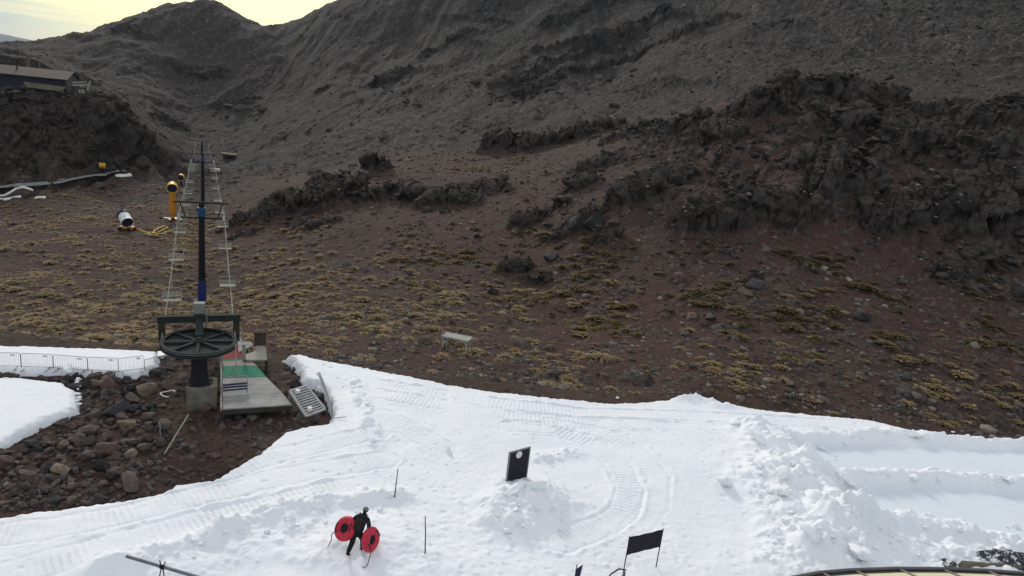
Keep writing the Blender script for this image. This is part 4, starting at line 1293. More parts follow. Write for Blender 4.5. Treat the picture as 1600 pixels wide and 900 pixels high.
# ------------------------------------------------------------------ translucent vaulted canopy, lower right
def canopy():
    zt = 2.2
    E = [at_z(a, b_, zt) for a, b_ in ((1235, 903), (1280, 894.5), (1330, 890.5), (1400, 888), (1470, 888.5), (1540, 891), (1620, 897), (1720, 907))]
    o = Vector((E[3].x, E[3].y, 0))
    t = thing('canopy', 'low curved canopy rim with ribs and cream panels at the lower right', 'canopy', o)
    o.z = 0
    inw = Vector((.10, -1, 0)).normalized()
    b = MB(o); b.tube(E, .05, 10); b.build('rim', simple('grey_rim', (.16, .15, .15), .6, .3, 5), t, True)
    def at(f, d):
        f *= len(E) - 1; i = min(int(f), len(E) - 2); q = E[i].lerp(E[i + 1], f - i)
        return q + inw * d + Vector((0, 0, -.05 + .55 * math.sin(min(d / 2.0, 1) * 1.35)))
    b = MB(o); n = 40
    b.add([at(i / n, d) for d in (0.02, .12, .22) for i in range(n + 1)], [(j * (n + 1) + i, j * (n + 1) + i + 1, (j + 1) * (n + 1) + i + 1, (j + 1) * (n + 1) + i) for j in range(2) for i in range(n)]); b.build('flashing', simple('dark_flashing', (.07, .065, .065), .6, .3, 5), t, True)
    ds = (.225, .5, .9, 1.4, 2.0, 2.6)
    b = MB(o)
    b.add([at(i / n, d) for d in ds for i in range(n + 1)], [(j * (n + 1) + i, j * (n + 1) + i + 1, (j + 1) * (n + 1) + i + 1, (j + 1) * (n + 1) + i) for j in range(5) for i in range(n)]); b.build('panel_skin', simple('cream_panel', (.80, .76, .48), .35, .08, 2), t, True)
    for f in (.16, .30, .44, .58, .72, .86):
        b = MB(o); b.tube([at(f + .012 * d, d) + Vector((0, 0, .02)) for d in (0, .12, .25, .5, .9, 1.4, 2.0, 2.6)], .03, 7); b.build('rib', simple('pinkish_rib', (.28, .23, .21), .6, .2, 5), t, True)
    for f in (.02, .5, .98):
        q = at(f, .05); b = MB(o); b.tube([q, Vector((q.x, q.y, -.2))], .05, 8); b.build('post', M_STEEL_DARK, t)
canopy()

def tarp(pts, label, name, hgt):
    P = [on_snow(*p) for p in pts]
    c = sum(P, Vector()) / len(P)
    rx = max(abs(p.x - c.x) for p in P); ry = max(abs(p.y - c.y) for p in P) + .15
    b = MB(c); n, m_ = 30, 9
    vs, fs = [c + Vector((0, 0, hgt))], []
    for j in range(1, m_ + 1):
        for i in range(n):
            a = 6.28319 * i / n; rr = j / m_
            q = Vector((rx * rr * math.cos(a), ry * rr * math.sin(a), 0)) * (1 + .18 * mnoise.noise(Vector((math.cos(a) * 2, math.sin(a) * 2, c.x))))
            z = hgt * (1 - rr ** 2) + .10 * mnoise.noise(Vector((q.x * 3, q.y * 3, 1))) + .08 * mnoise.noise(Vector((q.x * 7, q.y * 7, 2)))
            vs.append(c + q + Vector((0, 0, z - .10 * (j == m_) - .05)))
    for i in range(n): fs.append((0, 1 + i, 1 + (i + 1) % n))
    for j in range(m_ - 1):
        for i in range(n): fs.append((1 + j * n + i, 1 + (j + 1) * n + i, 1 + (j + 1) * n + (i + 1) % n, 1 + j * n + (i + 1) % n))
    b.add(vs, fs)
    m, nt, pb = new_mat('black_sheeting_dusted_with_snow')
    co = nd(nt, 'ShaderNodeNewGeometry').outputs['Position']
    f = mapr(nt, noise_n(nt, co, 6.0, 6, .7), .52, .60)
    nt.links.new(mixc(nt, f, (.018, .018, .022), (.72, .74, .78)), pb.inputs['Base Color']); pb.inputs['Roughness'].default_value = .7
    o = b.build(name, m, None, False); o.location = c
    tag(o, label, 'sheeting')
tarp([(1470, 886), (1488, 880), (1492, 888)], 'small crumpled black sheet poking out of the snow by the canopy', 'black_sheet', .22)
tarp([(1528, 880), (1560, 868), (1600, 878), (1640, 885)], 'larger black sheet dusted with snow at the lower right edge', 'black_sheet', .40)
b = MB(); P = [on_snow(*p) for p in ((1495, 888), (1600, 892), (1650, 898), (1640, 884), (1560, 882), (1500, 882))]
c = sum(P, Vector()) / len(P); b = MB(c); b.prism([(p.x, p.y) for p in P], c.z - .4, c.z + .16); o = b.build('stone_ledge', simple('lichen_stone', (.17, .15, .12), .9, .4, 3, 0, .4), None, bevel=.04); o.location = c
tag(o, 'flat brown stone ledge between the black sheets and the canopy', 'ledge')
# ------------------------------------------------------------------ snow guns
def fan_barrel(b_org, c, axis, L, r, m_body, m_in, parent, hood=None):
    Mz = Vector(axis).normalized().to_track_quat('Z', 'Y').to_matrix()
    b = MB(b_org)
    b.lathe([(r * .80, -L * .5), (r * .98, -L * .38), (r, 0), (r * 1.05, L * .48), (r * 1.07, L * .5), (r * .96, L * .5), (r * .94, L * .40)], 22, Mz, c)
    o = b.build('barrel', m_body, parent, True)
    b = MB(b_org); b.lathe([(r * .94, L * .41), (r * .30, L * .38), (r * .22, L * .46), (0, L * .48)], 22, Mz, c)
    b.lathe([(0, -L * .62), (r * .5, -L * .60), (r * .80, -L * .49)], 22, Mz, c)
    b.build('nozzle_ring', m_in, o, True)
    return o
def size_at(p): return (p - Vector((0, 0, CAM_Z))).length / 1100
def gun_tower():
    g = hit(270, 344, 85, 130); k = size_at(g)
    if g is None: return
    t = thing('snow_gun', 'yellow fan snow gun on an orange tower beside the lift line', 'snow gun', g)
    h = 40 * k
    b = MB(g); b.lathe([(4.6 * k, 10 * k), (4.4 * k, h)], 14, c=(g.x, g.y, g.z)); b.lathe([(2.6 * k, -.3), (2.6 * k, 11 * k)], 10, c=(g.x, g.y, g.z)); b.build('tower_sleeve', M_ORANGE, t, True)
    c = g + Vector((0, 0, h + 6.5 * k))
    fan_barrel(g, c, (.45, -1, -.25), 13 * k, 6.6 * k, M_YELLOW, M_NAVY, t)
    b = MB(g); b.bar(g + Vector((-1.2, 0, .1)), g + Vector((1.2, 0, .1)), .5, .25); b.bar(g + Vector((0, -1.0, .1)), g + Vector((0, 1.0, .1)), .5, .25); b.build('base', M_NAVY, t)
gun_tower()
def gun_small(px, pb, hpx, label):
    g = hit(px, pb, 90, 260); k = size_at(g)
    t = thing('snow_gun', label, 'snow gun', g)
    b = MB(g)
    for s_ in (-1, 1): b.bar(g + Vector((s_ * 2.5 * k, 0, -.2)), g + Vector((0, 0, hpx * .6 * k)), .12, .12)
    b.bar(g + Vector((0, 1.5 * k, -.2)), g + Vector((0, 0, hpx * .6 * k)), .12, .12); b.build('stand', M_NAVY, t)
    c = g + Vector((0, 0, hpx * .78 * k))
    fan_barrel(g, c, (.3, -1, -.1) if px > 200 else (-1, -.4, .05), 8.5 * k if px > 200 else 7.5 * k, (4.4 if px > 200 else 3.6) * k, M_YELLOW, M_NAVY, t)
gun_small(283, 291, 16, 'far small yellow snow gun behind the orange tower gun')
gun_small(161, 274, 12, 'small yellow snow gun at the foot of the left bluff')
def gun_white():
    g = hit(197, 360, 60, 120); k = size_at(g)
    t = thing('snow_gun', 'white fan snow gun with navy intake on a yellow carriage', 'snow gun', g)
    c = g + Vector((0, 0, 15 * k))
    fan_barrel(g, c, (.75, -.75, -.45), 18 * k, 7.6 * k, M_WHITE, M_NAVY, t)
    ax = Vector((.75, -.75, -.45)).normalized(); M = ax.to_track_quat('Z', 'Y').to_matrix()
    b = MB(g); b.lathe([(5.5 * k, -13 * k), (7.9 * k, -12 * k), (8.1 * k, -8 * k), (7.4 * k, -7.5 * k)], 22, M, c); b.build('intake_cowl', M_NAVY, t, True)
    b = MB(g); b.box(g + Vector((1.5 * k, 0, 4.0 * k)), (17 * k, 12 * k, 3.2 * k)); b.bar(g + Vector((0, 0, 4 * k)), c, .25, .25); b.build('carriage', M_ORANGE, t, bevel=.06)
    for sx in (-1, 1):
        for sy in (-1, 1):
            b = MB(g); b.lathe([(0, -.12), (2.6 * k, -.12), (2.6 * k, .12), (0, .12)], 14, Matrix.Rotation(R(90), 3, 'X'), g + Vector((1.5 * k + sx * 6 * k, sy * 6.3 * k, 2.4 * k))); b.build('wheel', M_BLACK, t)
gun_white()
def hose():
    P = []
    for px, py in ((208, 358), (220, 362), (236, 367), (250, 364), (262, 357), (256, 355), (246, 360), (238, 366), (228, 368), (240, 370), (258, 366), (270, 361)):
        q = hit(px, py, 60, 120); P.append(q + Vector((0, 0, .12)))
    Q = []
    for a, c in zip(P, P[1:]): Q += [a.lerp(c, f / 4) for f in range(4)]
    for q in Q: q.z = ground(q.x, q.y) + .12
    b = MB(P[0]); b.tube(Q + [P[-1]], .075, 7); o = b.build('hose', simple('dull_yellow_hose', (.52, .36, .05), .6, .3, 4), None, True); o.location = P[0]
    tag(o, 'yellow hose snaking over the ground beside the white snow gun', 'hose')
hose()

# lamp on a post right of the second tower
def lamp():
    g = hit(341, 290, 90, 200); k = size_at(g)
    t = thing('floodlight_post', 'brown post with a white lamp box beside the second lift tower', 'post', g)
    b = MB(g); b.tube([g - Vector((0, 0, .3)), g + Vector((-.05, 0, 21 * k))], .13, 8); b.build('post', simple('brown_post', (.10, .06, .045), .8, .3, 4), t)
    b = MB(g); b.box(g + Vector((-2 * k, 0, 22 * k)), (8.5 * k, 3 * k, 3.6 * k)); b.build('lamp_box', M_WHITE, t, bevel=.05)
lamp()
def shelter():
    g = hit(356, 252, 120, 330); k = size_at(g)
    t = thing('shelter', 'tiny flat roofed hut at the foot of the mountain', 'hut', g)
    b = MB(g); b.box(g + Vector((0, 6 * k, 4 * k)), (17 * k, 8 * k, 9 * k)); b.build('wall', simple('grey_hut_wall', (.11, .11, .11), .9, .3, 1), t)
    b = MB(g); b.box(g + Vector((0, 5 * k, 9.7 * k)), (22 * k, 13 * k, 2.2 * k)); b.build('roof', simple('tan_roof', (.22, .18, .11), .9, .3, 1), t)
    b = MB(g); b.box(g + Vector((1 * k, 1.9 * k, 5.4 * k)), (11 * k, .3 * k, 5 * k)); b.build('opening', M_BLACK, t)
shelter()

# ------------------------------------------------------------------ conveyor track at the foot of the bluff
def conveyor():
    pts = [(-60, 301), (-30, 299), (0, 297.5), (25, 296), (50, 294), (70, 292), (90, 290), (110, 287), (130, 284), (145, 281), (160, 278), (175, 275.5), (190, 273)]
    P = [hit(a, b_, 85, 180) for a, b_ in pts]
    P = [p if p else at_y(a, b_, 110) for p, (a, b_) in zip(P, pts)]
    for i in range(len(P)): P[i].z = ground(P[i].x, P[i].y) + .45
    o = P[2].copy()
    t = thing('conveyor_lift', 'pale conveyor track curving along the foot of the left bluff', 'conveyor lift', o)
    n = [Vector((-(b_ - a).y, (b_ - a).x, 0)).normalized() for a, b_ in zip(P, P[1:])]; n.append(n[-1])
    for s_ in (-1, 1):
        b = MB(o); Q = [p + m * .55 * s_ for p, m in zip(P, n)]
        for a, c in zip(Q, Q[1:]): b.bar(a, c + (c - a).normalized() * .05, .18, .26)
        b.build('side_rail', M_GALV_L, t)
    b = MB(o)
    for a, c in zip(P, P[1:]): b.bar(a - Vector((0, 0, .06)), c - Vector((0, 0, .055)), .85, .10)
    b.build('belt', simple('grey_belt', (.11, .11, .115), .8, .3, 1), t)
conveyor()
def snow_remnant(pts, label, w):
    P = [hit(a, b_, 85, 180) for a, b_ in pts]
    P = [p for p in P if p]
    c = sum(P, Vector()) / len(P)
    b = MB(c); vs, fs = [], []
    n = 26; m = 7
    ax = P[-1] - P[0]; ax.z = 0; ny = Vector((-ax.y, ax.x, 0)).normalized()
    for i in range(n + 1):
        f = i / n; q = P[0].lerp(P[-1], f) if len(P) == 2 else (P[0].lerp(P[1], f * 2) if f < .5 else P[1].lerp(P[-1], f * 2 - 1))
        ww = w * (.35 + .65 * math.sin(math.pi * min(max(f, .04), .96)) ** .5) * (1 + .5 * mnoise.noise(Vector((f * 7, w, 0))))
        for j in range(m):
            s_ = j / (m - 1) * 2 - 1; v = q + ny * ww * s_
            vs.append(Vector((v.x, v.y, ground(v.x, v.y) + .35 * (1 - s_ * s_) - .08)))
    fs = [(i * m + j, i * m + j + 1, (i + 1) * m + j + 1, (i + 1) * m + j) for i in range(n) for j in range(m - 1)]
    b.add(vs, fs); o = b.build('snow_patch', simple('old_snow', (.74, .73, .64), .8, .1, 1), None, True); o.location = c
    tag(o, label, 'snow patch')
snow_remnant([(-8, 304.5), (52, 298.5)], 'thin old snow strip along the near side of the conveyor', .30)
snow_remnant([(-20, 311), (15, 311), (33, 311.5)], 'flat old snow patch lying left below the conveyor', .45)
snow_remnant([(55, 311), (64, 310.5), (73, 310)], 'small old snow patch right of the flat one below the conveyor', .35)
snow_remnant([(180, 277), (192, 275), (205, 273.5)], 'small old snow patch at the far end of the conveyor', .45)

# ------------------------------------------------------------------ long building on the bluff
def lodge():
    y = 134.0
    zc = lambda px, py: at_y(px, py, y)
    e1 = zc(107, 123.5); r1 = at_y(118, 112.5, y + 4.5)
    o = Vector((e1.x, y, e1.z - 2.6))
    t = thing('lodge', 'long low building with a tan roof on top of the left bluff', 'building', o, R(20))
    L = 30.0
    ze, zr = e1.z, r1.z
    x1, x0 = e1.x, e1.x - L
    D = 4.5
    wall = simple('dark_lodge_wall', (.040, .038, .055), .8, .3, .6)
    b = MB(o)
    b.box(((x0 + x1) / 2 - .3, y + D, ze - 2.3), (L - .8, 2 * D - 1.0, 4.6))
    b.build('wall', wall, t)
    b = MB(o)   # gable triangle and end wall in pale board
    xx = x1 - .05
    b.add([(xx - .6, y + .5, ze - 2.6), (xx - .6, y + 2 * D - .5, ze - 2.6), (xx - .6, y + 2 * D - .5, ze), (xx - .6, y + D, zr - .1), (xx - .6, y + .5, ze),
           (xx - .35, y + .5, ze - 2.6), (xx - .35, y + 2 * D - .5, ze - 2.6), (xx - .35, y + 2 * D - .5, ze), (xx - .35, y + D, zr - .1), (xx - .35, y + .5, ze)],
          [(0, 1, 2, 3, 4), (9, 8, 7, 6, 5), (0, 5, 6, 1), (1, 6, 7, 2), (2, 7, 8, 3), (3, 8, 9, 4), (4, 9, 5, 0)])
    b.build('gable_wall', simple('grey_green_board', (.13, .13, .11), .85, .3, 1), t)
    rm = simple('tan_metal_roof', (.115, .090, .074), .85, .25, .35, 0, spec=.2)
    for s_ in (1, -1):
        b = MB(o)
        ya, yb = (y - .35, y + D) if s_ > 0 else (y + 2 * D + .35, y + D)
        za = ze - .05
        vs = []
        for dz in (0, -.18):
            vs += [(x0, ya, za + dz), (x1, ya, za + dz), (x1, yb, zr + dz), (x0, yb, zr + dz)]
        b.add(vs, [(0, 1, 2, 3), (7, 6, 5, 4), (0, 4, 5, 1), (1, 5, 6, 2), (2, 6, 7, 3), (3, 7, 4, 0)])
        ro = b.build('roof', rm, t)
        if s_ > 0:
            f = zc(33, 104); b = MB(o); b.tube([(f.x, y + D * .55, ze + .2), (f.x, y + D * .55, zr + 1.0)], .14, 8); b.tube([(f.x, y + D * .55, zr + 1.0), (f.x, y + D * .55, zr + 1.15)], .2, 8); b.build('flue', M_STEEL_DARK, ro)
            b = MB(o); b.bar((x0, y - .42, ze - .12), (x1, y - .42, ze - .12), .10, .14); b.build('gutter', simple('pale_gutter', (.26, .24, .19), .6, .2, 1), ro)
    for k in range(6):
        xw = x1 - 2.2 - k * 3.4
        b = MB(o); b.box((xw, y + .47, ze - 1.1), (1.9, .1, 1.0)); w = b.build('window', wall, t)
        b = MB(o); b.box((xw, y + .41, ze - 1.1), (1.7, .04, .82)); b.build('pane', simple('dark_glass', (.022, .022, .034), .45, .2, 1), w)
    # pale apron wall below
    a, c = zc(50, 129), zc(104, 137)
    P = [zc(48, 128), zc(104, 136), zc(100, 142), zc(84, 141), zc(52, 136)]
    b = MB(o); n = len(P)
    b.add([p + Vector((0, -.3, 0)) for p in P] + [p + Vector((0, .8, 0)) for p in P], [tuple(range(n)), tuple(range(2 * n - 1, n - 1, -1))] + [(i, n + i, n + (i + 1) % n, (i + 1) % n) for i in range(n)])
    b.build('apron_wall', simple('pale_render', (.22, .20, .13), .9, .35, .8), t)
lodge()
def deck_frame():
    y = 133.5
    o = at_y(124, 145, y)
    t = thing('deck_railing', 'pale timber railing frame on the bluff right of the building', 'railing', o)
    def ln(a, c, w, name, m):
        b = MB(o); b.bar(at_y(*a, y), at_y(*c, y), w, w); b.build(name, m, t)
    ln((113, 129), (135, 128), .22, 'rail', M_WOOD_PALE); ln((114, 133), (137, 132), .30, 'rail', M_WOOD_PALE); ln((112, 137), (134, 138), .35, 'rail', M_WOOD_DARK)
    ln((141, 127), (137, 142), .26, 'post', M_WOOD_PALE); ln((129, 134), (130, 146), .34, 'post', M_WOOD_PALE); ln((126, 134), (124, 146), .3, 'post', M_WOOD_PALE); ln((115, 128), (114, 144), .2, 'post', M_WOOD_DARK)
deck_frame()
# ------------------------------------------------------------------ boulders
def rock_mesh(seed, mat, name='boulder', planes=18, rough=.10, sub=3, flat=True):
    rnd = random.Random(seed)
    bm = bmesh.new(); bmesh.ops.create_icosphere(bm, subdivisions=sub, radius=1)
    S = Vector((rnd.uniform(.85, 1.2), rnd.uniform(.65, 1.0), rnd.uniform(.5, .8)))
    PL = []
    for _ in range(planes):
        n = Vector((rnd.gauss(0, 1), rnd.gauss(0, 1), rnd.gauss(0, .8))).normalized(); PL.append((n, rnd.uniform(.45, .72)))
    for v in bm.verts:
        for n, d in PL:
            k = v.co.dot(n) - d
            if k > 0: v.co -= n * k
        v.co *= 1 + rough * mnoise.noise(v.co * 2.5 + Vector((seed, 0, 0))) + rough * .5 * mnoise.noise(v.co * 7 + Vector((0, seed, 0)))
        v.co = Vector((v.co.x * S.x, v.co.y * S.y, v.co.z * S.z))
    me = bpy.data.meshes.new(name); bm.to_mesh(me); bm.free()
    me.materials.append(mat)
    if not flat: me.polygons.foreach_set('use_smooth', [True] * len(me.polygons))
    return me
def rock_mat(name, a, b_):
    m, nt, p = new_mat(name)
    co = nd(nt, 'ShaderNodeTexCoord').outputs['Object']
    n1 = noise_n(nt, co, 1.6, 6, .65); n2 = noise_n(nt, co, 9, 5, .7)
    oi = nd(nt, 'ShaderNodeObjectInfo').outputs['Random']
    c = mixc(nt, mapr(nt, n1, .35, .65), a, b_)
    c = mixc(nt, mapr(nt, n2, .55, .75, 0, .6), c, tuple(x * .45 for x in a))
    hs = nd(nt, 'ShaderNodeHueSaturation'); nt.links.new(mapr(nt, oi, 0, 1, .7, 1.35), hs.inputs['Value']); nt.links.new(c, hs.inputs['Color'])
    nt.links.new(hs.outputs[0], p.inputs['Base Color']); p.inputs['Roughness'].default_value = .92; p.inputs['Specular IOR Level'].default_value = .2
    bu = nd(nt, 'ShaderNodeBump'); bu.inputs['Strength'].default_value = .6; bu.inputs['Distance'].default_value = .03
    nt.links.new(n2, bu.inputs['Height']); nt.links.new(bu.outputs[0], p.inputs['Normal'])
    return m
RM = {'brown': rock_mat('brown_rock', (.072, .057, .050), (.115, .094, .082)), 'reddish': rock_mat('red_rock', (.085, .054, .047), (.125, .082, .068)),
      'tan': rock_mat('tan_rock', (.13, .10, .075), (.19, .15, .115)), 'dark grey': rock_mat('dark_rock', (.035, .033, .034), (.06, .056, .056)),
      'pale': rock_mat('pale_rock', (.30, .28, .25), (.42, .40, .36))}
ROCKS = {c: [rock_mesh(17 * i + 3, m) for i in range(7)] for c, m in RM.items()}
def boulder(p, r, colr, label, group=None, sink=.25, flat=1.0):
    me = random.choice(ROCKS[colr])
    o = bpy.data.objects.new('boulder', me); COL.objects.link(o)
    o.location = (p.x, p.y, p.z + r * (.45 - sink)); s_ = r * random.uniform(.9, 1.1)
    o.scale = (s_, s_, s_ * flat); o.rotation_euler = (random.uniform(-.5, .5), random.uniform(-.5, .5), random.uniform(0, 6.28))
    return tag(o, label, 'boulder', group)
# the rubble heap round the terminal
placed = []
def try_rock(px, py, rpx, colr, sink=.25, gap=.8):
    p = near_ground(px, py); r = rpx * size_at(p) * .5
    if any((p.x - q.x) ** 2 + (p.y - q.y) ** 2 < (gap * (r + s_)) ** 2 for q, s_ in placed): return
    if snow_z(p.x, p.y) > -.1: return
    if 345 < px < 460 and 545 < py < 645: return
    if 296 < px < 335 and 575 < py < 625: return
    placed.append((p, r))
    boulder(p, r, colr, f'angular {colr} boulder in the rubble heap below the lift terminal', f'{colr} boulders of the rubble heap', sink)
for px, py, rp, colr in ((230, 612, 40, 'tan'), (146, 595, 34, 'brown'), (172, 607, 36, 'reddish'), (140, 676, 34, 'brown'), (172, 705, 40, 'reddish'), (136, 716, 36, 'brown'), (180, 742, 38, 'brown'), (207, 711, 26, 'tan'),
                         (150, 650, 28, 'brown'), (200, 665, 30, 'tan'), (118, 690, 34, 'brown'), (95, 664, 28, 'brown'), (245, 585, 32, 'dark grey'), (268, 578, 26, 'brown'), (285, 597, 30, 'brown'), (205, 590, 28, 'brown'),
                         (437, 566, 28, 'reddish'), (447, 578, 26, 'reddish'), (455, 590, 24, 'brown'), (463, 602, 30, 'dark grey'), (425, 556, 20, 'dark grey'), (500, 622, 26, 'dark grey'), (505, 642, 28, 'dark grey'), (448, 560, 18, 'dark grey'),
                         (395, 655, 26, 'tan'), (380, 663, 20, 'reddish'), (420, 662, 18, 'brown'), (470, 655, 24, 'brown'), (490, 660, 18, 'dark grey'), (325, 640, 26, 'reddish'), (300, 625, 22, 'dark grey'), (340, 655, 20, 'dark grey'), (235, 566, 18, 'dark grey'), (258, 561, 20, 'dark grey'), (280, 560, 20, 'dark grey')):
    try_rock(px, py, rp, colr, gap=.55)
n = 0
while n < 9000 and len(placed) < 205:
    n += 1
    px, py = random.gauss(165, 80), random.gauss(665, 65)
    if n % 4 == 0: px, py = random.uniform(60, 505), random.uniform(565, 770)
    if n % 5 == 1: px, py = random.uniform(-20, 110), random.uniform(690, 795)
    if px < -30 or py > 800 or py < 560: continue
    dens = 1.0 if px < 240 else .45
    if random.random() > dens: continue
    rp = min(46, 10 + random.expovariate(1 / 9.0)) * (1.0 if px < 260 else .6)
    try_rock(px, py, rp, random.choices(['brown', 'reddish', 'tan', 'dark grey'], [6, 1.2, 1.5, 2.8])[0], random.uniform(.0, .3), .58)
# single stones that stand out on the slopes
for px, py, rp, colr, lab in ((1082, 497, 20, 'tan', 'tan angular boulder on the slope, the brightest in its middle'), (1326, 439, 12, 'pale', 'small whitish stone on the right hand slope'), (1211, 494, 15, 'reddish', 'rusty orange stone right of the tan boulder'),
                              (1061, 436, 26, 'reddish', 'rounded reddish boulder above the tan boulder'), (1180, 450, 34, 'dark grey', 'dark jagged boulder below the lava cliff'), (1110, 500, 26, 'brown', 'brown boulder just right of the tan boulder'),
                              (771, 461, 22, 'dark grey', 'lone dark boulder amid pale tussocks in the valley'), (478, 349, 26, 'dark grey', 'grey boulder below the left lava ridge'), (512, 343, 24, 'brown', 'brown boulder right of the grey one below the lava ridge'),
                              (652, 517, 20, 'tan', 'pale flat stone on the ground left of the metal bench'), (895, 360, 36, 'dark grey', 'large dark boulder below the cleft lava outcrop'), (925, 355, 40, 'dark grey', 'largest dark boulder beside the reddish gully'),
                              (860, 405, 30, 'dark grey', 'dark boulder lower left of the largest dark boulder'), (985, 435, 20, 'brown', 'brown stone among olive cushions'), (1345, 500, 28, 'dark grey', 'grey slab on the lower right slope'),
                              (1040, 520, 12, 'tan', 'small tan stone below the tan boulder'), (1590, 462, 26, 'dark grey', 'dark boulder at the right edge of the photo'), (1255, 420, 16, 'brown', 'brown stone under the lava cliff'),
                              (606, 300, 20, 'dark grey', 'dark stone at the right end of the left lava ridge'), (745, 372, 20, 'brown', 'brown stone on the slope below the dark bank')):
    p = hit(px, py)
    if p: boulder(p, rp * size_at(p) * .55, colr, lab)
# smaller stones, the biggest of thousands
cnt = 0; tr = 0
zones = [((520, 1150), (300, 540), 32), ((1000, 1600), (420, 640), 40), ((700, 1300), (200, 420), 16), ((20, 560), (300, 520), 8)]
for (xa, xb), (ya, yb), num in zones:
    k = 0
    while k < num:
        px, py = random.uniform(xa, xb), random.uniform(ya, yb); p = hit(px, py, 35.5, 150)
        k += 1
        if p is None: continue
        colr = random.choices(['brown', 'reddish', 'tan', 'dark grey', 'pale'], [4, 2.5, 1.0, 3.5, .15])[0]
        where = {520: 'the slope below the lava outcrops', 1000: 'the bare right hand slope', 700: 'the broken ground between lava outcrops', 20: 'the flat valley floor by the lift'}[xa]
        boulder(p, random.uniform(4.5, 11) * size_at(p) * .5, colr, f'small {colr} stone on {where}', f'{colr} stones on {where}', .15)

# ------------------------------------------------------------------ snow blocks and lumps
SB = [rock_mesh(900 + i, M_SNOW, 'snow_lump', 14, .28, 3, False) for i in range(6)]
def snow_block(p, r, label, group=None, sc=(1, 1, 1), name='snow_lump'):
    o = bpy.data.objects.new(name, random.choice(SB)); COL.objects.link(o)
    o.location = (p.x, p.y, p.z + r * .25 * sc[2]); o.scale = (r * sc[0], r * sc[1], r * sc[2]); o.rotation_euler = (random.uniform(-.4, .4), random.uniform(-.4, .4), random.uniform(0, 6.28))
    return tag(o, label, 'snow lump', group)
def blk(px, py, rp, label, sc=(1, 1, 1)):
    p = on_snow(px, py); return snow_block(p, rp * size_at(p) * .5, label, None, sc)
a = blk(802, 772, 40, 'long smooth snow block lower left of the black board', (1.25, .75, .8)); a.rotation_euler = (.1, -.2, .6)
a = blk(838, 764, 36, 'squarish snow block lower right of the black board', (1.0, .8, 1.0)); a.rotation_euler = (.1, .1, .1)
blk(583, 690, 12, 'small lone snow lump in the tracks right of the rubble')
blk(702, 708, 18, 'lone snow lump in smooth snow left of the board')
blk(574, 632, 10, 'tiny snow lump near the snow corner by the net')
blk(1133, 757, 34, 'large snow lump left of the lane mound', (1, .9, .9)); blk(1187, 690, 38, 'big snow block at the head of the upper lane', (1, .9, 1)); blk(1150, 663, 16, 'snow lump on the upper berm left end')
blk(1220, 770, 30, 'snow block on the flank of the lane mound'); blk(1265, 835, 40, 'large snow block in front of the lane mound', (1, .8, .9)); blk(1340, 868, 44, 'broad snow block just above the canopy', (1, .8, .9)); blk(1225, 640 + 105, 30, 'snow block on the crest of the lane mound')
p = near_ground(108, 588); snow_block(Vector((p.x, p.y, .1)), 10 * size_at(p), 'round snow lump at the corner of the left snow lobe')
blk(965, 622, 8, 'small snow crumb on the far snow edge')
fields = [('the lane mound', (1170, 1330), (690, 870), 60), ('the lower berm', (1310, 1590), (822, 880), 40), ('the middle berm', (1260, 1600), (735, 752), 26), ('the upper berm', (1180, 1520), (672, 690), 16),
          ('the ploughed ridge at the left', (250, 620), (775, 860), 34), ('the heap below the board', (770, 880), (785, 835), 22)]
for where, (xa, xb), (ya, yb), num in fields:
    for _ in range(num):
        px, py = random.uniform(xa, xb), random.uniform(ya, yb)
        if where.startswith('the ploughed'): py = 868 - (px - 250) * .26 + random.gauss(0, 9)
        if where == 'the middle berm': py = 742 + (px - 1300) * .03 + random.gauss(0, 4)
        p = on_snow(px, py)
        snow_block(p, min(24, 5 + random.expovariate(1 / 4.5)) * size_at(p) * .5, f'small broken snow lump on {where}', f'snow lumps on {where}', (1, random.uniform(.7, 1), random.uniform(.6, 1)))
# bright lumps along the right rim of the left lobe
for _ in range(26):
    px, py = random.choice([(random.gauss(122, 3), random.uniform(598, 640)), (random.uniform(40, 118), 0)])
    if py == 0: py = 670 - (px - 40) * .42 + random.gauss(0, 2)
    p = near_ground(px, py); p.z = max(p.z, 0)
    snow_block(p, random.uniform(4, 10) * size_at(p) * .5, 'snow crumb along the rim of the left snow lobe', 'snow crumbs along the left lobe')

# ------------------------------------------------------------------ tussocks
def tussock_arrays(seed, blades=64):
    rnd = np.random.default_rng(seed)
    V, F = [], []
    for k in range(blades):
        a = rnd.random() * 6.2832; el = rnd.random() ** .8
        out = (.25 + .75 * el); h = (1.0 - .55 * el) * rnd.uniform(.7, 1.1)
        w = rnd.uniform(.05, .10)
        bx, by = .32 * el * math.cos(a), .32 * el * math.sin(a)
        mx, my, mz = bx + out * .32 * math.cos(a), by + out * .32 * math.sin(a), h * .62
        tx, ty, tz = bx + out * .72 * math.cos(a + rnd.uniform(-.3, .3)), by + out * .72 * math.sin(a), h * rnd.uniform(.55, .8)
        px, py = -math.sin(a) * w, math.cos(a) * w
        n = len(V)
        V += [(bx - px, by - py, -.1), (bx + px, by + py, -.1), (mx - px, my - py, mz), (mx + px, my + py, mz), (tx, ty, tz)]
        F += [(n, n + 1, n + 3), (n, n + 3, n + 2), (n + 2, n + 3, n + 4)]
    return np.array(V, np.float32), np.array(F, np.int32)
def grass_mat(name, a, b_, use_pos):
    m, nt, p = new_mat(name)
    co = nd(nt, 'ShaderNodeNewGeometry').outputs['Position']
    f = noise_n(nt, co, .9, 4, .7); f2 = noise_n(nt, co, 14, 2, .6)
    c = mixc(nt, mapr(nt, f, .32, .68), a, b_)
    c = mixc(nt, mapr(nt, f2, .4, .7, 0, .45), c, tuple(x * .5 for x in a))
    nt.links.new(c, p.inputs['Base Color']); p.inputs['Roughness'].default_value = .85; p.inputs['Specular IOR Level'].default_value = .2
    return m
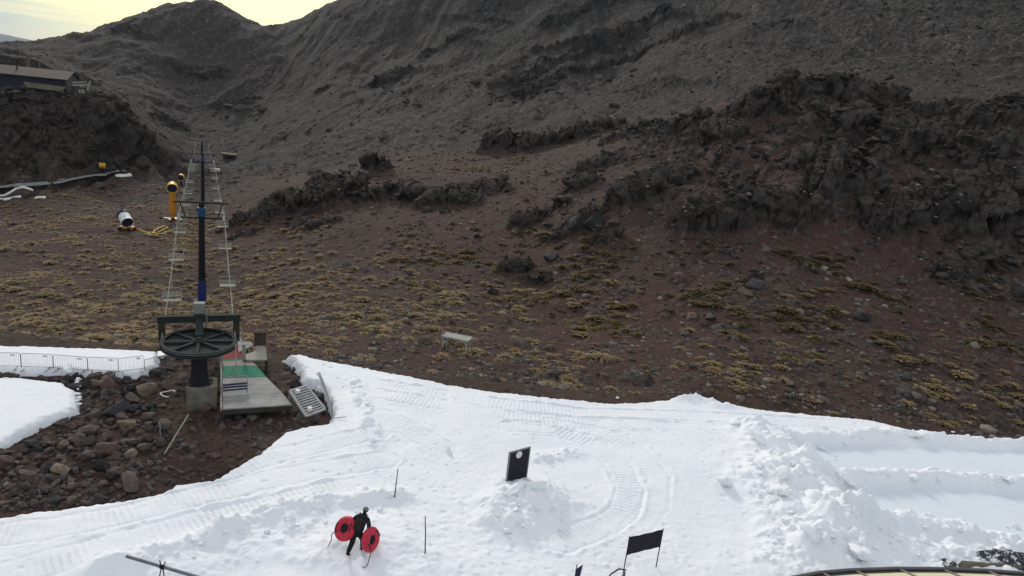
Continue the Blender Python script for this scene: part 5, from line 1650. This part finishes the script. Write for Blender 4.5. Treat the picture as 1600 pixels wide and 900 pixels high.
M_TUSS = {'straw coloured': grass_mat('straw_tussock', (.155, .105, .050), (.33, .235, .118), True), 'olive': grass_mat('olive_cushion', (.105, .074, .030), (.175, .122, .050), True)}
TV = [tussock_arrays(s_) for s_ in range(6)]
tj = np.arange(290, len(ly_g) - 1, 1)
def px_of(x, y, z):
    dx, dy, dz = x, y * cp - (z - CAM_Z) * sp, None
    fwd = y * cp + (CAM_Z - z) * sp
    v = (CAM_Z - z) * cp - y * sp
    u = x
    k = FPX / fwd
    u, v = u * k, v * k
    return 800 + u * cr - v * sr, 450 + u * sr + v * cr
sub = (slice(290, 1500, 2), slice(50, 1330, 2))
XX, YY, ZZ = GX[sub], GY[sub], GZ[sub]
PXs, PYs = px_of(XX, YY, ZZ)
def box(xa, xb, ya, yb, s_=25):
    return sstep(xa - s_, xa + s_, PXs) * (1 - sstep(xb - s_, xb + s_, PXs)) * sstep(ya - s_ * .5, ya + s_ * .5, PYs) * (1 - sstep(yb - s_ * .5, yb + s_ * .5, PYs))
clus = sstep(-.05, .40, 1.15 * fbm(XX * .13, YY * .12, 3, 500) + .35 * fbm(XX * .8, YY * .5, 2, 505))
clus2 = sstep(.12, .40, fbm(XX * .22, YY * .22, 3, 510) + .25 * fbm(XX * .9, YY * .9, 2, 515))
clus = clus * sstep(-.15, .30, fbm(XX * .40, YY * .22, 3, 507)) + .03
wS = clus * (box(-50, 520, 330, 540) * .9 + box(-50, 300, 280, 340, 12) * .8 + box(330, 830, 440, 510) * 1.0 + box(500, 900, 500, 560) * .3 + box(380, 700, 385, 450) * .45 + box(340, 430, 262, 285, 6) * .8 + box(590, 850, 235, 270, 8) * 1.2
            + box(400, 700, 200, 250, 12) * .45 + box(960, 1120, 190, 205, 8) * .8) + .055 * clus * box(600, 1600, 420, 690) + clus2 * (box(1150, 1260, 585, 610, 10) * .9 + box(880, 1010, 555, 580, 10) * .4 + box(1500, 1620, 600, 680, 12) * .5 + box(900, 960, 470, 500, 8) * .5)
wO = clus2 * (box(700, 1150, 360, 520) * .55 + box(1150, 1600, 400, 560) * .55 + box(1000, 1600, 375, 430, 12) * .8 + box(600, 800, 360, 480) * .2)
def sample(w, n):
    w = (w * (A_rock[sub] < .35)).ravel(); w = w / w.sum()
    idx = RNG.choice(w.size, n, replace=False, p=w)
    return np.stack([XX.ravel()[idx], YY.ravel()[idx], ZZ.ravel()[idx]], 1)
for colr, w, n, (sa, sb), n_ind in (('straw coloured', wS, 3900, (.14, .40), 170), ('olive', wO, 800, (.18, .50), 110)):
    P = sample(w, n * 2)
    cells = {}; keepers = []
    for k in range(len(P)):          # tussocks keep their distance from one another
        key = (int(P[k, 0] / .62), int(P[k, 1] / .85))
        if key in cells: continue
        cells[key] = 1; keepers.append(k)
    P = P[keepers][:n]; n = len(P)
    P[:, :2] += RNG.normal(0, .06, (n, 2))
    S = RNG.uniform(sa, sb, n) ** 1.0
    S = S * RNG.lognormal(0, .28, n)
    pxs = S / np.hypot(P[:, 0], P[:, 1])
    big = np.argsort(-pxs)[:n_ind]
    meshes = []
    for V, F in TV:
        me = bpy.data.meshes.new('tussock'); me.from_pydata(V.tolist(), [], F.tolist()); me.materials.append(M_TUSS[colr]); meshes.append(me)
    lab = {'straw coloured': 'small straw coloured grass tussock on the brown valley ground', 'olive': 'olive green cushion plant on the stony right hand slope'}[colr]
    grp = {'straw coloured': 'straw coloured tussocks on the valley ground', 'olive': 'olive cushion plants on the slope'}[colr]
    isb = np.zeros(n, bool); isb[big] = True
    for k in big:
        o = bpy.data.objects.new('tussock' if colr[0] == 's' else 'cushion_plant', meshes[int(RNG.integers(6))]); COL.objects.link(o)
        o.location = P[k]; o.rotation_euler = (0, 0, RNG.random() * 6.28); o.scale = (S[k] * 1.55, S[k] * 1.55, S[k] * .62)
        tag(o, lab, 'tussock' if colr[0] == 's' else 'cushion plant', grp)
    vs, fs, base = [], [], 0
    for k in np.nonzero(~isb)[0]:
        V, F = TV[k % 6]; a = k * 2.4
        ca, sa_ = math.cos(a), math.sin(a)
        W = np.stack([(V[:, 0] * ca - V[:, 1] * sa_) * S[k] * 1.55, (V[:, 0] * sa_ + V[:, 1] * ca) * S[k] * 1.55, V[:, 2] * S[k] * .62], 1) + P[k]
        vs.append(W); fs.append(F + base); base += len(V)
    o = np_mesh('tussock_grass' if colr[0] == 's' else 'cushion_vegetation', np.concatenate(vs), np.concatenate(fs), M_TUSS[colr], smooth=False)
    tag(o, kind='stuff')

# thousands of small loose stones
def scatter_stones():
    proto = []
    for i in range(6):
        bm = bmesh.new(); bmesh.ops.create_icosphere(bm, subdivisions=1, radius=1)
        for v in bm.verts: v.co = v.co * (1 + .35 * mnoise.noise(v.co * 1.3 + Vector((i * 5, 0, 0)))); v.co.z *= .7
        proto.append((np.array([v.co[:] for v in bm.verts], np.float32), np.array([[q.index for q in f.verts] for f in bm.faces], np.int32))); bm.free()
    w = (box(-60, 560, 285, 530) * .5 + box(500, 1700, 250, 700) * 1.0 + box(350, 1000, 200, 330) * .5) * (.3 + clus2) * 1.0
    w = w.ravel(); w = w / w.sum(); n = 9000
    idx = RNG.choice(w.size, n, replace=False, p=w)
    P = np.stack([XX.ravel()[idx], YY.ravel()[idx], ZZ.ravel()[idx]], 1); P[:, :2] += RNG.normal(0, .05, (n, 2))
    S = .05 + RNG.exponential(.055, n)
    vs, fs, tone, base = [], [], [], 0
    for k in range(n):
        V, F = proto[k % 6]; a = k * 1.7; ca, sa_ = math.cos(a), math.sin(a)
        vs.append(np.stack([(V[:, 0] * ca - V[:, 1] * sa_), (V[:, 0] * sa_ + V[:, 1] * ca), V[:, 2]], 1) * S[k] + P[k]); fs.append(F + base); base += len(V)
        tone.append(np.full(len(V), RNG.random()))
    m, nt, p = new_mat('loose_stone'); at = nd(nt, 'ShaderNodeAttribute'); at.attribute_name = 'tone'
    nt.links.new(mixc(nt, math_n(nt, 'POWER', at.outputs['Fac'], 2.8), (.05, .040, .036), (.24, .195, .16)), p.inputs['Base Color']); p.inputs['Roughness'].default_value = .9
    o = np_mesh('scattered_stones', np.concatenate(vs), np.concatenate(fs), m, smooth=False, attrs={'tone': np.concatenate(tone)})
    tag(o, kind='stuff')
scatter_stones()
def merged_rocks(name, P, S, mat_cols, seed, flat=.8):
    proto = []
    for i in range(7):
        me = rock_mesh(seed + i, M_GROUND, 'x', 13, .1, 2); me.calc_loop_triangles()
        proto.append((np.array([v.co[:] for v in me.vertices], np.float32), np.array([t.vertices[:] for t in me.loop_triangles], np.int32)))
    vs, fs, tone, base = [], [], [], 0
    for k in range(len(P)):
        V, F = proto[k % 7]; a = k * 1.9; ca, sa_ = math.cos(a), math.sin(a); e = .5 * math.sin(k * 3.7); ce, se = math.cos(e), math.sin(e)
        y2, z2 = V[:, 1] * ce - V[:, 2] * se, V[:, 1] * se + V[:, 2] * ce
        vs.append(np.stack([V[:, 0] * ca - y2 * sa_, V[:, 0] * sa_ + y2 * ca, z2 * flat + .15], 1) * S[k] + P[k]); fs.append(F + base); base += len(V)
        tone.append(np.full(len(V), RNG.random()))
    m, nt, pb = new_mat(name + '_rock'); at = nd(nt, 'ShaderNodeAttribute'); at.attribute_name = 'tone'
    co = nd(nt, 'ShaderNodeNewGeometry').outputs['Position']
    c = mixc(nt, math_n(nt, 'POWER', at.outputs['Fac'], 1.7), mat_cols[0], mat_cols[1]); c = mixc(nt, mapr(nt, noise_n(nt, co, 2.5, 6, .7), .42, .68, 0, .6), c, mat_cols[2])
    nt.links.new(c, pb.inputs['Base Color']); pb.inputs['Roughness'].default_value = .93; pb.inputs['Specular IOR Level'].default_value = .2
    o = np_mesh(name, np.concatenate(vs), np.concatenate(fs), m, smooth=False, attrs={'tone': np.concatenate(tone)})
    tag(o, kind='stuff')
def pick(w, n):
    w = w.ravel() / w.sum(); idx = RNG.choice(w.size, n, replace=False, p=w)
    return np.stack([XX.ravel()[idx], YY.ravel()[idx], ZZ.ravel()[idx]], 1)
def spread_rocks():
    ar = A_rock[sub]
    # blocks fallen from the lava, thickest right at its feet
    edge = np.clip(ar, 0, 1) * .5
    for dy in (4, 8, 14, 20):
        edge[:-dy] = np.maximum(edge[:-dy], ar[dy:] * (1 - dy / 28))
    w = (edge + .004) * (box(330, 1700, 110, 470) + .5 * box(-60, 300, 120, 300))
    P = pick(w, 1900); S = np.minimum(.13 + RNG.exponential(.16, len(P)), .85) * (np.hypot(P[:, 0], P[:, 1]) / 75)
    merged_rocks('lava_rubble', P, S, ((.027, .024, .023), (.078, .064, .056), (.048, .036, .029)), 1300)
    w = (.15 + clus2 + .6 * sstep(-.1, .3, fbm(XX * .3, YY * .3, 3, 530))) * (box(620, 1260, 270, 500) + .5 * box(1150, 1620, 400, 640)) * (ar < .4)
    P = pick(w, 1500); S = np.minimum(.08 + RNG.exponential(.09, len(P)), .5)
    merged_rocks('brown_rubble', P, S, ((.034, .028, .027), (.12, .088, .074), (.05, .036, .032)), 1350)
    # scree on the mountain
    w = A_mt[sub] * (.35 + 1.5 * A_scree[sub] + .6 * sstep(.1, .4, fbm(XX * .03, YY * .03, 3, 520))) * (PYs > -15)
    P = pick(w, 5200); S = np.minimum(.22 + RNG.exponential(.17, len(P)), 1.3) * np.clip(np.hypot(P[:, 0], P[:, 1]) / 210, .6, 1.6)
    merged_rocks('scree', P, S, ((.024, .022, .020), (.098, .088, .078), (.036, .031, .026)), 1400, .6)
spread_rocks()
def rubble_fill():
    proto = []
    for i in range(6):
        me = rock_mesh(700 + i, M_GROUND, 'x', 12, .1, 2)
        me.calc_loop_triangles()
        proto.append((np.array([v.co[:] for v in me.vertices], np.float32), np.array([t.vertices[:] for t in me.loop_triangles], np.int32)))
    vs, fs, tone, base = [], [], [], 0
    for k in range(2600):
        px, py = random.uniform(-40, 515), random.uniform(560, 800)
        if px > 250 and random.random() < .45: continue
        p = near_ground(px, py)
        if snow_z(p.x, p.y) > -.1 or p.y > 32: continue
        r = .035 + random.expovariate(1 / .05)
        if r > .26: continue
        V, F = proto[k % 6]; a = random.uniform(0, 6.28); ca, sa_ = math.cos(a), math.sin(a)
        vs.append(np.stack([(V[:, 0] * ca - V[:, 1] * sa_), (V[:, 0] * sa_ + V[:, 1] * ca), V[:, 2]], 1) * r + np.array([p.x, p.y, p.z + r * .2])); fs.append(F + base); base += len(V)
        tone.append(np.full(len(V), random.random()))
    m, nt, pb = new_mat('rubble_stone'); at = nd(nt, 'ShaderNodeAttribute'); at.attribute_name = 'tone'
    co = nd(nt, 'ShaderNodeNewGeometry').outputs['Position']
    c = mixc(nt, at.outputs['Fac'], (.045, .036, .033), (.125, .098, .082)); c = mixc(nt, mapr(nt, noise_n(nt, co, 12, 4, .7), .4, .7, 0, .5), c, (.04, .033, .03))
    nt.links.new(c, pb.inputs['Base Color']); pb.inputs['Roughness'].default_value = .93
    o = np_mesh('rubble', np.concatenate(vs), np.concatenate(fs), m, smooth=False, attrs={'tone': np.concatenate(tone)})
    tag(o, kind='stuff')
rubble_fill()
# ------------------------------------------------------------------ person walking away, dragging two snow tubes
def skin_body(name, J, E, mat, parent, levels=2, root=0):
    """one continuous surface grown round joints (x, y, z, r) joined by edges"""
    me = bpy.data.meshes.new(name + '_skeleton')
    me.from_pydata([j[:3] for j in J], E, [])
    o = bpy.data.objects.new(name + '_skeleton', me); COL.objects.link(o)
    bm = bmesh.new(); bm.from_mesh(me)
    lay = bm.verts.layers.skin.verify()
    for i, v in enumerate(bm.verts):
        r = J[i][3]; v[lay].radius = r if isinstance(r, tuple) else (r, r); v[lay].use_root = (i == root)
    bm.to_mesh(me); bm.free()
    s_ = o.modifiers.new('skin', 'SKIN'); s_.use_smooth_shade = True; s_.branch_smoothing = .6
    if levels:
        u = o.modifiers.new('sub', 'SUBSURF'); u.levels = levels; u.render_levels = levels
    dg = bpy.context.evaluated_depsgraph_get()
    out = bpy.data.meshes.new_from_object(o.evaluated_get(dg))
    bpy.data.objects.remove(o); bpy.data.meshes.remove(me)
    out.name = name; out.materials.clear(); out.materials.append(mat)
    out.polygons.foreach_set('use_smooth', [True] * len(out.polygons))
    q = bpy.data.objects.new(name, out); COL.objects.link(q)
    if parent: q.parent = parent
    return q

def person():
    F = on_snow(556, 863)
    head = at_z(571, 806, F.z + 1.5)
    hd = math.atan2(-(head.x - F.x), head.y - F.y)
    t = thing('person', 'person in dark clothes bending forward, dragging two red snow tubes', 'person', F, R(-16))
    t.scale = (.90, .78, .70)
    navy = simple('navy_jacket_cloth', (.020, .020, .035), .85, .3, 8, 0, .2)
    dark = simple('black_trouser_cloth', (.012, .012, .015), .85, .3, 8, 0, .2)
    skin = simple('skin', (.45, .27, .19), .6, .12, 8)
    # local axes: +Y is where the person walks, X to the right; leaning well forward
    J = [(0, .02, .90, (.155, .12)),            # 0 pelvis
         (0, .14, 1.12, (.150, .115)), (0, .30, 1.32, (.175, .125)), (0, .42, 1.43, (.15, .10)),   # spine to shoulders
         (0, .49, 1.49, .062), (0, .535, 1.54, .075),                              # neck, base of the skull
         (.18, .38, 1.39, .078), (.30, .24, 1.15, .056), (.34, .06, .95, .043), (.35, .0, .88, .038),      # right arm, reaching back and down
         (-.18, .38, 1.39, .078), (-.31, .25, 1.17, .056), (-.37, .08, .97, .043), (-.38, .02, .90, .038),
         (.10, .05, .82, .125), (.12, .22, .48, .092), (.12, .20, .12, .070),      # right leg stepping forward
         (-.10, -.02, .82, .125), (-.11, -.08, .48, .092), (-.13, -.34, .14, .070)]   # left leg pushing off
    E = [(0, 1), (1, 2), (2, 3), (3, 4), (4, 5), (3, 6), (6, 7), (7, 8), (8, 9), (3, 10), (10, 11), (11, 12), (12, 13), (0, 14), (14, 15), (15, 16), (0, 17), (17, 18), (18, 19)]
    body = skin_body('body', J, E, dark, t)
    # jacket over the torso and arms, a little fuller
    JJ = [(0, .02, .86, (.195, .16)), (0, .14, 1.12, (.20, .16)), (0, .30, 1.32, (.225, .165)), (0, .43, 1.44, (.175, .125)), (0, .49, 1.485, .075),
          (.18, .38, 1.39, .092), (.30, .24, 1.15, .072), (.34, .06, .95, .056), (-.18, .38, 1.39, .092), (-.31, .25, 1.17, .072), (-.37, .08, .97, .056)]
    JE = [(0, 1), (1, 2), (2, 3), (3, 4), (3, 5), (5, 6), (6, 7), (3, 8), (8, 9), (9, 10)]
    skin_body('jacket', JJ, JE, navy, t)
    # head with face, ears
    bm = bmesh.new(); bmesh.ops.create_uvsphere(bm, u_segments=24, v_segments=18, radius=1)
    for v in bm.verts:
        x, y, z = v.co
        k = 1.0 - .22 * max(0, -z) * (1 if y > -.2 else .6)
        v.co = Vector((x * .078 * k, y * .098 * k + (.012 if z < -.3 and y > 0 else 0), z * .118))
        if y > .85 and abs(x) < .25 and -.25 < z < .15: v.co.y += .022 * (1 - abs(x) / .25)      # nose
        if y > .75 and abs(x) < .38 and -.52 < z < -.42: v.co.y -= .006                           # mouth
        if y > .72 and .22 < abs(x) < .55 and .05 < z < .25: v.co.y -= .010                       # eye sockets
    for s_ in (-1, 1):
        r = bmesh.ops.create_uvsphere(bm, u_segments=8, v_segments=6, radius=1)
        for v in r['verts']: v.co = Vector((s_ * .078 + v.co.x * .010, v.co.y * .022 - .005, v.co.z * .032 - .005))
    me = bpy.data.meshes.new('head'); bm.to_mesh(me); bm.free(); me.polygons.foreach_set('use_smooth', [True] * len(me.polygons)); me.materials.append(skin)
    h = bpy.data.objects.new('head', me); COL.objects.link(h); h.parent = t; h.location = (0, .575, 1.595); h.rotation_euler = (R(-28), 0, R(4))
    for s_ in (-1, 1):
        b = MB(); b.lathe([(0, .009), (.006, .006), (.009, 0), (.006, -.006), (0, -.009)], 8, None, (s_ * .03, .078, .017)); b.build('eye', M_BLACK, h, True)
    # grey knitted hat and the hair under it
    b = MB(); b.lathe([(.088, -.005), (.096, .0), (.097, .03), (.092, .06), (.074, .095), (.045, .122), (.0, .135)], 20, Matrix.Scale(1.14, 3, Vector((0, 1, 0))), (0, -.006, .0)); b.build('hat', simple('grey_knit', (.20, .19, .18), .95, .3, 20, 0, .3), h, True)
    b = MB(); b.lathe([(.082, .01), (.086, -.03), (.075, -.065), (.05, -.08)], 16, Matrix.Scale(1.1, 3, Vector((0, 1, 0))), (0, -.022, .0)); b.build('hair', simple('brown_hair', (.05, .03, .02), .8, .3, 20), h, True)
    # dark rucksack-like vest panel across the back
    b = MB(); M = Matrix.Rotation(R(-34), 3, 'X')
    b.box((0, .06, 1.26), (.27, .13, .44), M); b.build('backpack', simple('brown_black_pack', (.028, .024, .020), .85, .4, 9, 0, .3), t, bevel=.045)
    for s_ in (-1, 1):
        b = MB(); b.tube([(s_ * .10, .23, 1.46), (s_ * .12, .42, 1.535), (s_ * .12, .50, 1.44)], .018, 6); b.build('strap', M_BLACK, t, True)
    # boots
    for x, y, z, tip in ((.12, .20, .02, 0), (-.13, -.36, .05, R(-35))):
        M = Matrix.Rotation(tip, 3, 'X'); c = Vector((x, y, z))
        J2 = [(0, -.04, .16, .062), (0, -.04, .06, .060), (0, .10, .045, .050), (0, .19, .040, .038)]
        J2 = [(*(M @ Vector(j[:3]) + c), j[3]) for j in J2]
        skin_body('boot', J2, [(0, 1), (1, 2), (2, 3)], M_BLACK, t, 2)
    # hands: palm, four bent fingers, thumb, closed round the tow handle
    for s_, W in ((1, Vector((.35, .0, .88))), (-1, Vector((-.38, .02, .90)))):
        JH = [(0, 0, .02, .030), (0, -.01, -.05, (.040, .020))]; EH = [(0, 1)]
        hd_ = skin_body('hand', [(*(Vector(j[:3]) + W), j[3]) for j in JH], EH, M_BLACK, t, 2)
        for k, L in enumerate((.85, 1.0, .95, .75)):
            y0 = .032 - .021 * k
            P = [(0, y0, -.06), (-.012 * s_, y0, -.06 - .034 * L), (-.040 * s_, y0, -.066 - .036 * L), (-.045 * s_, y0, -.05 - .012 * L)]
            skin_body('finger', [(*(Vector(p) + W), .0095) for p in P], [(0, 1), (1, 2), (2, 3)], M_BLACK, hd_, 1)
        P = [(-.006 * s_, .036, -.025), (-.028 * s_, .050, -.052), (-.040 * s_, .034, -.080)]
        skin_body('thumb', [(*(Vector(p) + W), .011) for p in P], [(0, 1), (1, 2)], M_BLACK, hd_, 1)
    return t
PT = person()

def tube_ring(c, n, label, rope_pts_):
    Rm, rm = .236, .122
    t = thing('snow_tube', label, 'snow tube', c, 0, 'red snow tubes dragged by the person')
    M = Vector(n).normalized().to_track_quat('Z', 'Y').to_matrix()
    red = simple('red_vinyl_cover', (.60, .035, .07), .45, .3, 6, 0, .1)
    b = MB(); N, K = 48, 20; vs = []
    for i in range(N):
        a = 6.28319 * i / N
        for j in range(K):
            q = 6.28319 * j / K; rr = Rm + rm * math.cos(q)
            vs.append(M @ Vector((rr * math.cos(a), rr * math.sin(a), rm * .92 * math.sin(q))))
    b.add(vs, [(i * K + j, ((i + 1) % N) * K + j, ((i + 1) % N) * K + (j + 1) % K, i * K + (j + 1) % K) for i in range(N) for j in range(K)])
    b.build('cover', red, t, True)
    b = MB(); b.lathe([(Rm + rm * .55, -rm * .86), (Rm, -rm * .99), (.0, -rm * .80)], 32, M); b.lathe([(.0, .0), (.15, .0), (.152, .055), (.0, .06)], 28, M); b.build('base_sheet', M_BLACK, t, True)
    for a in (.4, 3.5):
        b = MB(); d = Vector((math.cos(a), math.sin(a), 0)); e = Vector((-d.y, d.x, 0))
        b.tube([M @ (d * Rm + e * .12 + Vector((0, 0, rm * .90))), M @ (d * Rm + e * .06 + Vector((0, 0, rm * 1.22))), M @ (d * Rm - e * .06 + Vector((0, 0, rm * 1.22))), M @ (d * Rm - e * .12 + Vector((0, 0, rm * .90)))], .014, 6); b.build('handle', M_BLACK, t, True)
    Q = [Vector(p) for p in rope_pts_]
    for _ in range(3):      # the rope hangs in soft bends
        N_ = [Q[0]]
        for a_, e_ in zip(Q, Q[1:]): N_ += [a_.lerp(e_, .25), a_.lerp(e_, .75)]
        Q = N_ + [Q[-1]]
    b = MB(); b.tube([p - c for p in Q], .013, 6); b.build('tow_rope', simple('dark_tow_rope', (.10, .07, .07), .8, .3, 6), t, True)
    return t
def wp(v): return PT.matrix_basis @ Vector(v)
hr, hl = wp((.35, 0, .83)), wp((-.38, .02, .85))
dR = at_z(579, 843, PT.location.z + .48)
dL = at_z(540, 826, PT.location.z + .62)
def rp(px, py, z): return at_z(px, py, z)
zs = PT.location.z
nR, nL = Vector((.90, -.40, .22)), Vector((-.42, -.62, .62))
e1 = on_snow(574, 886); e2 = on_snow(566, 889)
tube_ring(dR, nR, 'red snow tube held upright on the right side of the person', [hr, dR + Vector((-.05, .1, .30)), dR + Vector((.05, -.1, -.42)), rp(577, 872, zs + .25), e1 + Vector((0, 0, .04)), e2 + Vector((0, 0, .02))])
f1 = on_snow(512, 857)
tube_ring(dL, nL, 'red snow tube lifted tilted on the left side of the person', [hl, dL + Vector((.2, .05, .1)), dL + Vector((-.40, -.12, -.12)), rp(519, 842, zs + .35), f1 + Vector((0, 0, .03))])

# ------------------------------------------------------------------ air
b = MB(); b.box((-3000, 5440, -75), (28000, 11000, 1150))
m_h = bpy.data.materials.new('thin_haze'); m_h.use_nodes = True
hn = m_h.node_tree; hn.nodes.clear()
ho = nd(hn, 'ShaderNodeOutputMaterial'); hv = nd(hn, 'ShaderNodeVolumePrincipled')
hv.inputs['Color'].default_value = (.85, .88, .93, 1); hv.inputs['Density'].default_value = .00006
hn.links.new(hv.outputs[0], ho.inputs['Volume'])
o = b.build('haze', m_h); tag(o, kind='stuff')
SC.cycles.volume_bounces = 0
